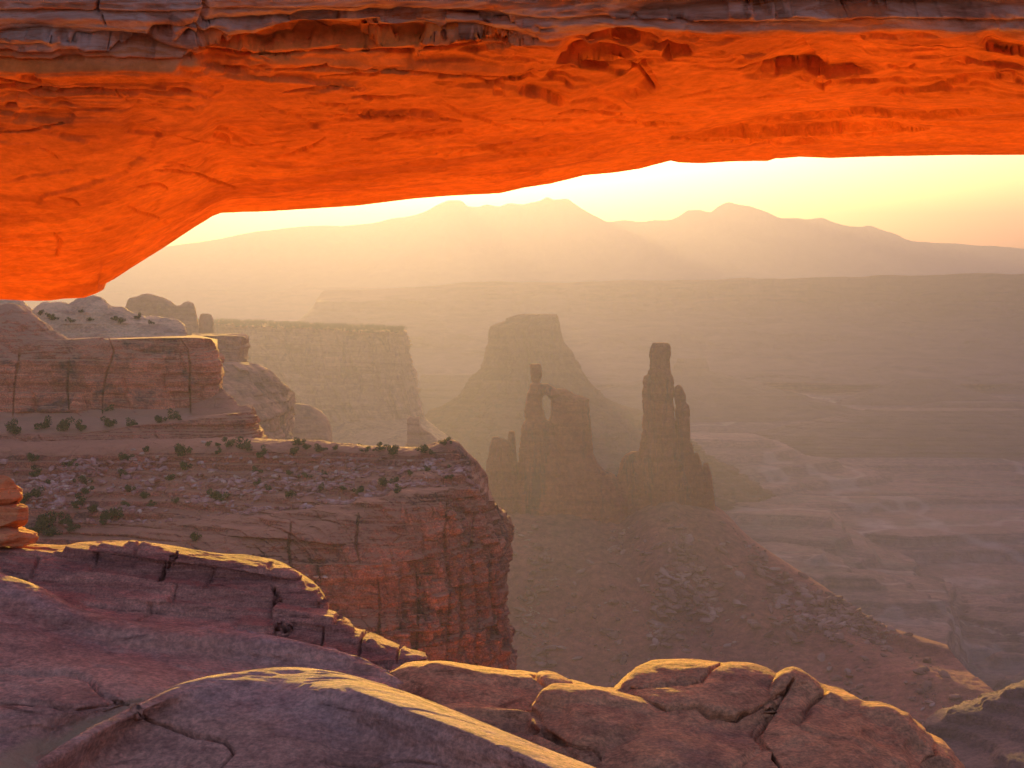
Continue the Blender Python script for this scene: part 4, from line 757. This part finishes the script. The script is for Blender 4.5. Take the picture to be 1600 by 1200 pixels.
# ---- butte behind the towers
MS[0] = 0.68
bt = tower([(491, 812, 868), (493, 806, 870), (497, 794, 871), (501, 793, 871), (507, 775, 872), (511, 768, 873), (533, 765, 877), (548, 763, 889), (560, 762, 893), (575, 757, 903), (590, 740, 914), (600, 735, 920), (610, 732, 928), (619, 728, 934), (624, 718, 945), (640, 690, 985), (655, 667, 1015), (680, 630, 1050), (720, 570, 1110), (770, 500, 1180)], 4000, ratio=0.75, nz=320, nu=420, flute=0.13, lay=0.02, lay_h=14, joint=0.05, seed=361)
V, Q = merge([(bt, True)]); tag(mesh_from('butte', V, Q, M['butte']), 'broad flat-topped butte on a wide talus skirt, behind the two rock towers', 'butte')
# ---- tower with the window, and the tall spire
MS[0] = 0.46
TY = 3000
WWp = [tower([(683, 770, 779), (690, 768, 800), (700, 766, 804), (720, 761, 806), (760, 757, 812), (820, 752, 820)], TY, seed=401, ratio=1.2, lay_h=9),
       tower([(674, 795, 804), (680, 794, 805), (700, 793, 806), (740, 790, 808), (800, 788, 815)], TY, seed=403, ratio=1.3, lay_h=9),
       tower([(569, 828, 845), (572, 827, 846), (577, 829, 846), (586, 829, 847), (593, 830, 845), (597, 832, 843), (599, 830, 846), (601, 828, 856), (606, 828, 859), (612, 825, 855), (618, 823, 849), (626, 822, 847), (636, 821, 847), (640, 819, 849), (650, 820, 851), (656, 822, 854), (658, 820, 864), (664, 817, 866), (680, 814, 870), (700, 811, 877), (740, 808, 880), (770, 804, 884), (820, 795, 892)], TY, seed=405, ratio=1.0, flute=0.05, lay=0.05, lay_h=7, nz=260),
       tower([(608, 866, 884), (612, 862, 890), (615, 861, 893), (619, 860, 912), (624, 861, 921), (632, 860, 921), (640, 861, 921), (650, 860, 922), (660, 857, 922), (690, 860, 925), (712, 862, 928), (724, 862, 934), (735, 860, 944), (760, 856, 952), (820, 850, 965)], TY, seed=407, ratio=0.7, flute=0.05, lay=0.035, lay_h=8, nz=240),
       tower([(612, 889, 893), (618, 887, 900), (624, 886, 904), (640, 886, 904)], TY, seed=408, ratio=1.2, nz=40, nu=60),
       tower([(600, 847, 858), (604, 846, 864), (609, 846, 873), (615, 850, 878), (621, 858, 876), (625, 862, 872)], TY, seed=409, ratio=1.6, flute=0.04, nz=60, nu=80, lay_h=5),
       tower([(735, 930, 946), (742, 915, 960), (760, 900, 975), (820, 880, 1000)], TY, seed=411, ratio=0.8, flute=0.1, nz=100, lay_h=8)]
def assemble(name, parts, names, mat):
    e = bpy.data.objects.new(name, None); COL.objects.link(e); c = parts[0].reshape(-1, 3).mean(0); c[2] = min(p[..., 2].min() for p in parts); e.location = c * MS[0]
    for p, n_ in zip(parts, names):
        V, Q = merge([(p, True)]); mesh_from(n_, V - c, Q, M[mat], parent=e)
    return e
tag(assemble('arch_tower', WWp, ['fin', 'pinnacle', 'pillar', 'wall', 'knob', 'bridge', 'saddle'], 'tower'), 'jagged rock tower with a small window through it beneath a thin leaning cap', 'rock tower')
MTp = [tower([(536, 1020, 1043), (538, 1019, 1046), (543, 1017, 1047), (550, 1015, 1047), (557, 1015, 1046), (562, 1016, 1045), (570, 1015, 1046), (577, 1016, 1046), (580, 1013, 1047), (585, 1012, 1048), (588, 1006, 1050), (595, 1004, 1051), (603, 1006, 1051), (610, 1005, 1052), (625, 1004, 1052), (645, 1006, 1053), (665, 1005, 1055), (680, 1003, 1058), (700, 999, 1062), (720, 994, 1068), (760, 985, 1080), (830, 975, 1090)], TY, seed=421, ratio=0.9, flute=0.13, lay=0.035, lay_h=7, nz=300),
       tower([(602, 1056, 1063), (605, 1054, 1065), (610, 1053, 1068), (620, 1053, 1071), (628, 1054, 1071), (632, 1056, 1075), (640, 1055, 1077), (660, 1056, 1077), (690, 1056, 1078), (720, 1054, 1082), (820, 1048, 1092)], TY, seed=423, ratio=1.0, flute=0.10, lay=0.05, lay_h=8, nz=220, yoff=-6),
       tower([(692, 1076, 1081), (700, 1075, 1083), (730, 1072, 1088), (820, 1066, 1098)], TY, seed=425, ratio=1.2, nz=100),
       tower([(708, 1086, 1091), (714, 1085, 1093), (724, 1084, 1096), (820, 1078, 1108)], TY, seed=427, ratio=1.2, nz=100),
       tower([(724, 1100, 1106), (730, 1098, 1108), (745, 1096, 1112), (780, 1094, 1115), (830, 1090, 1122)], TY, seed=429, ratio=1.1, nz=100),
       tower([(706, 984, 1000), (711, 976, 1004), (718, 972, 1006), (735, 968, 1010), (770, 960, 1015), (830, 945, 1025)], TY, seed=431, ratio=0.9, nz=120, flute=0.12)]
tag(assemble('rock_spire', MTp, ['shaft', 'pinnacle', 'buttress', 'buttress', 'buttress', 'shoulder'], 'tower'), 'tall slender rock spire with a shorter pinnacle against its right side, above the talus', 'rock spire')
# ---- talus cone
t0 = [(600, 800, 3060), (740, 790, 3050), (800, 780, 3040), (900, 765, 3040), (960, 752, 3040), (1020, 765, 3040), (1080, 775, 3040), (1118, 790, 3040), (1180, 850, 3060), (1270, 912, 3080), (1380, 985, 3100), (1500, 1040, 3100)]
t1 = [(600, 860, 2900), (740, 815, 2960), (800, 800, 2970), (860, 796, 2975), (920, 800, 2975), (965, 806, 2975), (1010, 786, 2975), (1045, 778, 2975), (1085, 790, 2980), (1120, 800, 2985), (1180, 846, 2960), (1270, 905, 2900), (1380, 975, 2800), (1480, 1008, 2700)]
t2 = [(600, 960, 2750), (740, 920, 2780), (860, 900, 2800), (965, 900, 2800), (1045, 880, 2800), (1120, 890, 2800), (1200, 930, 2760), (1290, 970, 2700), (1380, 1010, 2640), (1500, 1040, 2560)]
t3 = [(600, 1080, 2600), (740, 1060, 2600), (900, 1050, 2600), (1050, 1040, 2600), (1180, 1045, 2560), (1300, 1060, 2500), (1420, 1075, 2420), (1560, 1090, 2350)]
t4 = [(500, 1300, 2150), (740, 1300, 2150), (1050, 1300, 2100), (1300, 1280, 2050), (1500, 1260, 2050), (1700, 1250, 2000)]
P = loft([t0, t1, t2, t3, t4], 900, 520, [0, .12, .42, .75, 1])
gul = fbm((P[..., 0] - 150) / (60 + (3050 - P[..., 1]) * 0.12), P[..., 1] / 500, P[..., 0] * 0, 4, 441, ridged=True)
P[..., 2] += 7 * gul * sstep(.1, .4, np.linspace(0, 1, 520))[:, None] + 2.2 * fbm(P[..., 0] / 14, P[..., 1] / 14, P[..., 0] * 0, 5, 443)
talus = P
tag(grid_obj('talus_slope', P, M['talus']), kind='structure')

MS[0] = 1.0
# dark broken ledges at lower right, at the foot of the talus
MS[0] = 0.40
k0 = [(1400, 1230, 2150), (1425, 1160, 2150), (1450, 1122, 2150), (1490, 1100, 2150), (1530, 1088, 2150), (1580, 1070, 2150), (1640, 1052, 2150), (1760, 1030, 2150)]
k1 = [(1370, 1330, 1900), (1400, 1240, 1950), (1440, 1190, 1980), (1490, 1170, 1980), (1540, 1150, 1980), (1590, 1130, 1980), (1660, 1120, 1980), (1780, 1100, 1980)]
k2 = [(1300, 1500, 1500), (1400, 1450, 1550), (1500, 1420, 1550), (1600, 1400, 1550), (1700, 1400, 1550), (1800, 1400, 1550)]
P = loft([shift(k0, 60, 250), k0, k1, k2], 320, 260, [0, .12, .5, 1])
P[..., 2] += 16 * fbm(P[..., 0] / 70, P[..., 1] / 70, P[..., 0] * 0, 6, 461) + 5 * fbm(P[..., 0] / 14, P[..., 1] / 14, P[..., 0] * 0, 4, 462)
P[..., 2] = terr(P[..., 2], 13, 0.6) * .8 + P[..., 2] * .2
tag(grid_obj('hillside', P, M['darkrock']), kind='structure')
# ================================================================ SHRUBS, STONES, RUBBLE
rng = np.random.RandomState(7); MS[0] = 1.0
_cache = {}
def at_px(P, px, py, ms):
    """the world point of a built surface seen at a photo position (nearest of the front-most samples)"""
    if id(P) not in _cache: _cache[id(P)] = ((P[..., 0] / P[..., 1] * F + 800).ravel().astype(np.float32), (-P[..., 2] / P[..., 1] * F + HZ).ravel().astype(np.float32), P.reshape(-1, 3))
    a, b, q = _cache[id(P)]; d = (a - px) ** 2 + (b - py) ** 2; k = np.argpartition(d, 6)[:6]; q = q[k]
    return q[np.argmin(q[:, 1])] * ms
def leafy(seed, nl=900):
    """a juniper: short twisted stems and many small leaf faces in uneven clumps; unit radius"""
    r = np.random.RandomState(seed); V, T = [], []
    cl = r.normal(size=(9, 3)) * [0.42, 0.42, 0.22] + [0, 0, 0.62]; cr = r.uniform(0.26, 0.46, 9)
    for i in range(nl):
        k = r.randint(9); a = r.normal(size=3); a /= np.linalg.norm(a)
        p = cl[k] + a * cr[k] * r.uniform(0.55, 1.08) * [1, 1, 0.85]
        if p[2] < 0.08: p[2] = 0.08 + r.uniform(0, 0.1)
        u = r.normal(size=3); u /= np.linalg.norm(u); w = np.cross(u, r.normal(size=3)); w /= np.linalg.norm(w); s = r.uniform(0.045, 0.10)
        n = len(V); V += [p + u * s, p - u * s * 0.6 + w * s * 0.7, p - u * s * 0.6 - w * s * 0.7, p + w * s * 0.2 - u * s]; T += [[n, n + 1, n + 3, n + 2]]
    for k in range(4):                                     # stems
        a = np.array([r.uniform(-.1, .1), r.uniform(-.1, .1), -0.15]); b = cl[k] ; s = 0.05
        n = len(V); V += [a + [s, 0, 0], a + [-s, 0, 0], b + [-s * .4, 0, 0], b + [s * .4, 0, 0]]; T += [[n, n + 1, n + 2, n + 3]]
        n = len(V); V += [a + [0, s, 0], a + [0, -s, 0], b + [0, -s * .4, 0], b + [0, s * .4, 0]]; T += [[n, n + 1, n + 2, n + 3]]
    return np.array(V), np.array(T)
protos = []
for s_ in range(5):
    V, T = leafy(900 + s_); o = mesh_from('juniper_shrub', V, T, M['leaf'], smooth=False, origin=False); protos.append(o)
ORD = ['first', 'second', 'third', 'fourth', 'fifth', 'sixth', 'seventh', 'eighth', 'ninth', 'tenth', 'eleventh', 'twelfth', 'thirteenth', 'fourteenth', 'fifteenth', 'sixteenth', 'seventeenth', 'eighteenth', 'nineteenth', 'twentieth']
def size_word(r): return 'large' if r >= 12 else 'small' if r < 7.5 else 'medium'
used = set()
def plant(zone, group, surf, ms, pts):
    pts = sorted(pts)
    for i, (px, py, r) in enumerate(pts):
        k = rng.randint(5); o = protos[k] if k not in used else protos[k].copy()
        if k in used: COL.objects.link(o)
        used.add(k)
        p = at_px(surf, px, py + r * 0.7, ms); sc = r / F * p[1] * 1.25
        o.location = p - np.array([0, 0, 0.08 * sc]); o.scale = (sc * rng.uniform(.95, 1.15), sc, sc * rng.uniform(.85, 1.15)); o.rotation_euler = (0, 0, rng.uniform(0, 6.28))
        pos = 'leftmost' if i == 0 else 'rightmost' if i == len(pts) - 1 else ORD[i] + ' from the left'
        tag(o, f'{size_word(r)} dark green shrub {zone}, {pos}', 'shrub', group)
plant('on the bench under the stained cliff', 'shrubs on the bench under the stained cliff', bench_p, .5,
      [(25, 667, 14), (67, 660, 12), (101, 663, 13), (128, 665, 10), (171, 657, 11), (205, 660, 8), (249, 653, 9), (271, 648, 10), (168, 640, 9)])
plant('on the top edge of the rubble slope', 'shrubs along the back edge of the rubble', promo, .5,
      [(228, 701, 6), (194, 711, 10), (284, 702, 13), (325, 693, 5), (339, 693, 5), (355, 692, 9), (379, 692, 13), (408, 707, 9), (50, 714, 9)])
plant('on the promontory rim', 'shrubs along the promontory rim', promo, .5,
      [(464, 688, 9), (479, 696, 7), (460, 704, 7), (501, 699, 8), (524, 699, 5), (554, 705, 9), (570, 702, 6), (593, 700, 8), (616, 702, 10), (661, 699, 10), (675, 706, 5), (694, 690, 7)])
plant('in the middle of the rubble slope', 'shrubs scattered through the rubble', promo, .5,
      [(51, 736, 11), (107, 725, 8), (135, 750, 8), (192, 740, 8), (264, 744, 8), (289, 727, 9), (339, 704, 6), (402, 734, 7), (402, 752, 6), (418, 763, 6), (452, 738, 6), (480, 743, 7)])
plant('on the right half of the rubble terrace', 'shrubs on the right half of the rubble terrace', promo, .5,
      [(501, 760, 6), (506, 740, 5), (535, 762, 6), (562, 764, 9), (599, 752, 10), (618, 748, 7), (619, 763, 8), (669, 731, 6), (706, 731, 6), (706, 745, 6), (640, 738, 5)])
plant('in the lower row above the ledges', 'shrubs in the lower row above the ledges', promo, .5,
      [(57, 771, 11), (36, 776, 12), (75, 752, 6), (137, 765, 9), (119, 781, 13), (146, 793, 9), (202, 762, 8), (226, 772, 8), (197, 787, 8), (275, 780, 6), (234, 786, 6), (339, 771, 14), (453, 772, 8)])
plant('in the shadowed thicket at lower left', 'shrubs in the shadowed thicket at lower left', promo, .5,
      [(55, 822, 14), (72, 815, 17), (85, 828, 12), (100, 812, 11), (109, 825, 8), (168, 806, 12), (184, 800, 11), (160, 812, 8), (305, 838, 9)])
plant('on the cream dome', 'shrubs on the cream dome', domes[2], .5, [(77, 491, 6), (86, 494, 7), (63, 488, 5), (111, 500, 5), (142, 497, 5), (188, 500, 7), (180, 496, 5), (215, 494, 5), (128, 485, 4), (236, 503, 4)])
# ---- stones one can tell apart
def stone(seed, seg=14):
    P = boulder_pts(seg, 1, seed, 1, 0.8, 0.55, 0.3, 0.0); V, Q = merge([(P, True)]); return V, Q
sprot = []
for s_ in range(4):
    V, Q = stone(40 + s_); sprot.append(mesh_from('boulder', V, Q, M['palestone'], smooth=False, origin=False))
sused = set()
def stones(zone, group, pts, surf=None, ms=.5):
    pts = sorted(pts)
    for i, (px, py, r) in enumerate(pts):
        k = rng.randint(4); o = sprot[k] if k not in sused else sprot[k].copy()
        if k in sused: COL.objects.link(o)
        sused.add(k)
        p = at_px(promo if surf is None else surf, px, py + r * 0.4, ms); sc = r / F * p[1]
        o.location = p; o.scale = (sc, sc * 1.1, sc); o.rotation_euler = (rng.uniform(-.3, .3), rng.uniform(-.3, .3), rng.uniform(0, 6.28))
        pos = 'leftmost' if i == 0 else 'rightmost' if i == len(pts) - 1 else ORD[i] + ' from the left'
        tag(o, f'pale angular boulder {zone}, {pos}', 'boulder', group)
stones('near the back edge of the rubble slope', 'pale boulders near the back edge of the rubble slope', [(318, 689, 5), (222, 706, 6), (208, 700, 5), (210, 715, 5), (245, 712, 4), (300, 715, 5), (360, 712, 4), (430, 712, 5), (452, 720, 6), (390, 720, 5)])
stones('in the middle of the rubble slope', 'pale boulders in the middle of the rubble slope', [(100, 742, 8), (130, 740, 6), (238, 748, 9), (112, 748, 5), (160, 752, 5), (282, 738, 6), (330, 735, 7), (370, 742, 6), (400, 745, 5), (216, 757, 5), (345, 748, 6)])
stones('on the right half of the rubble terrace', 'pale boulders on the right half of the rubble terrace', [(430, 740, 7), (445, 748, 6), (470, 752, 5), (494, 728, 6), (500, 738, 7), (512, 722, 6), (525, 735, 5), (545, 742, 5), (575, 728, 5), (610, 730, 5), (640, 718, 5), (665, 716, 4)])
stones('on the small ledge beside the layered outcrop', 'stones on the small ledge beside the layered outcrop', [(495, 900, 5), (508, 899, 5), (480, 896, 4)])
# ---- rubble and scree nobody could count
def scatter(name, P, ms, n, smin, smax, rows, cols, mat, seed, dens=None, power=2.5):
    r = np.random.RandomState(seed); A = P[rows[0]:rows[1], cols[0]:cols[1]]
    base = [stone(60 + k, 5) for k in range(5)]; Vs, Qs, off = [], [], 0
    D = (np.ones(A.shape[:2]) if dens is None else dens(A)).ravel(); D = D / D.sum()
    for i in r.choice(D.size, n, p=D):
        p = A.reshape(-1, 3)[i]
        V, Q = base[r.randint(5)]; s = smin * (1 + (smax / smin - 1) * r.uniform() ** power)
        a = r.uniform(0, 6.28); c, sn = math.cos(a), math.sin(a); t = r.uniform(-.5, .5)
        v = V * s * [1, r.uniform(.6, 1), r.uniform(.5, 1)]
        v = np.stack([v[:, 0] * c - v[:, 1] * sn, v[:, 0] * sn + v[:, 1] * c, v[:, 2] + v[:, 0] * t], axis=1)
        Vs.append(v + p + [0, 0, s * .15]); Qs.append(Q + off); off += len(V)
    old = MS[0]; MS[0] = ms; o = mesh_from(name, np.concatenate(Vs), np.concatenate(Qs), M[mat], smooth=False); MS[0] = old
    return tag(o, kind='stuff')
nr = promo.shape[0]
dz_ = lambda A: 0.04 + sstep(-.05, .3, fbm(A[..., 0] / 26, A[..., 1] / 14, A[..., 0] * 0, 4, 71))
scatter('rubble', promo, .5, 6500, 0.3, 2.4, (int(nr * .14), int(nr * .40)), (60, 960), 'rubble', 3, dz_, 5)
scatter('rubble', promo, .5, 450, 0.4, 1.8, (int(nr * .20), int(nr * .36)), (100, 900), 'palestone', 4, dz_)
scatter('scree', talus, .46, 6500, 1.1, 13.0, (100, 480), (100, 850), 'scree', 5, lambda A: 0.06 + sstep(0, .3, fbm(A[..., 0] / 60, A[..., 1] / 220, A[..., 0] * 0, 4, 73)), 9)
# ---- fringe of scrub on the mesa rim
r = np.random.RandomState(11); Vs, Ts, off = [], [], 0; lv = [leafy(950 + k, 60) for k in range(4)]
A = mesaP[int(420 * .02):int(420 * .115)]
for k in range(1500):
    p = A[r.randint(A.shape[0]), r.randint(60, 785)]; V, T = lv[r.randint(4)]; s = r.uniform(3, 7)
    Vs.append(V * s * [1.3, 1.3, .8] + p); Ts.append(T + off); off += len(V)
MS[0] = .95; tag(mesh_from('scrub', np.concatenate(Vs), np.concatenate(Ts), M['leaf'], smooth=False), kind='stuff'); MS[0] = 1.0
MS[0] = 1.0
# ---- haze
bx = bpy.data.meshes.new('haze'); import bmesh
bm = bmesh.new(); bmesh.ops.create_cube(bm, size=1.0); bm.to_mesh(bx); bm.free()
hz = bpy.data.objects.new('haze', bx); COL.objects.link(hz); tag(hz, kind='stuff')
hz.scale = (12000, 11400, 1130); hz.location = (0, 5450, -190)
hm = bpy.data.materials.new('haze_air'); hm.use_nodes = True; nt = hm.node_tree
for n_ in list(nt.nodes):
    if n_.type == 'BSDF_PRINCIPLED': nt.nodes.remove(n_)
pv = nt.nodes.new('ShaderNodeVolumePrincipled'); pv.inputs['Density'].default_value = HAZE_DENSITY; pv.inputs['Color'].default_value = HAZE_COLOR + (1,)
pv.inputs['Anisotropy'].default_value = HAZE_G
nt.links.new(pv.outputs[0], nt.nodes['Material Output'].inputs['Volume']); bx.materials.append(hm)
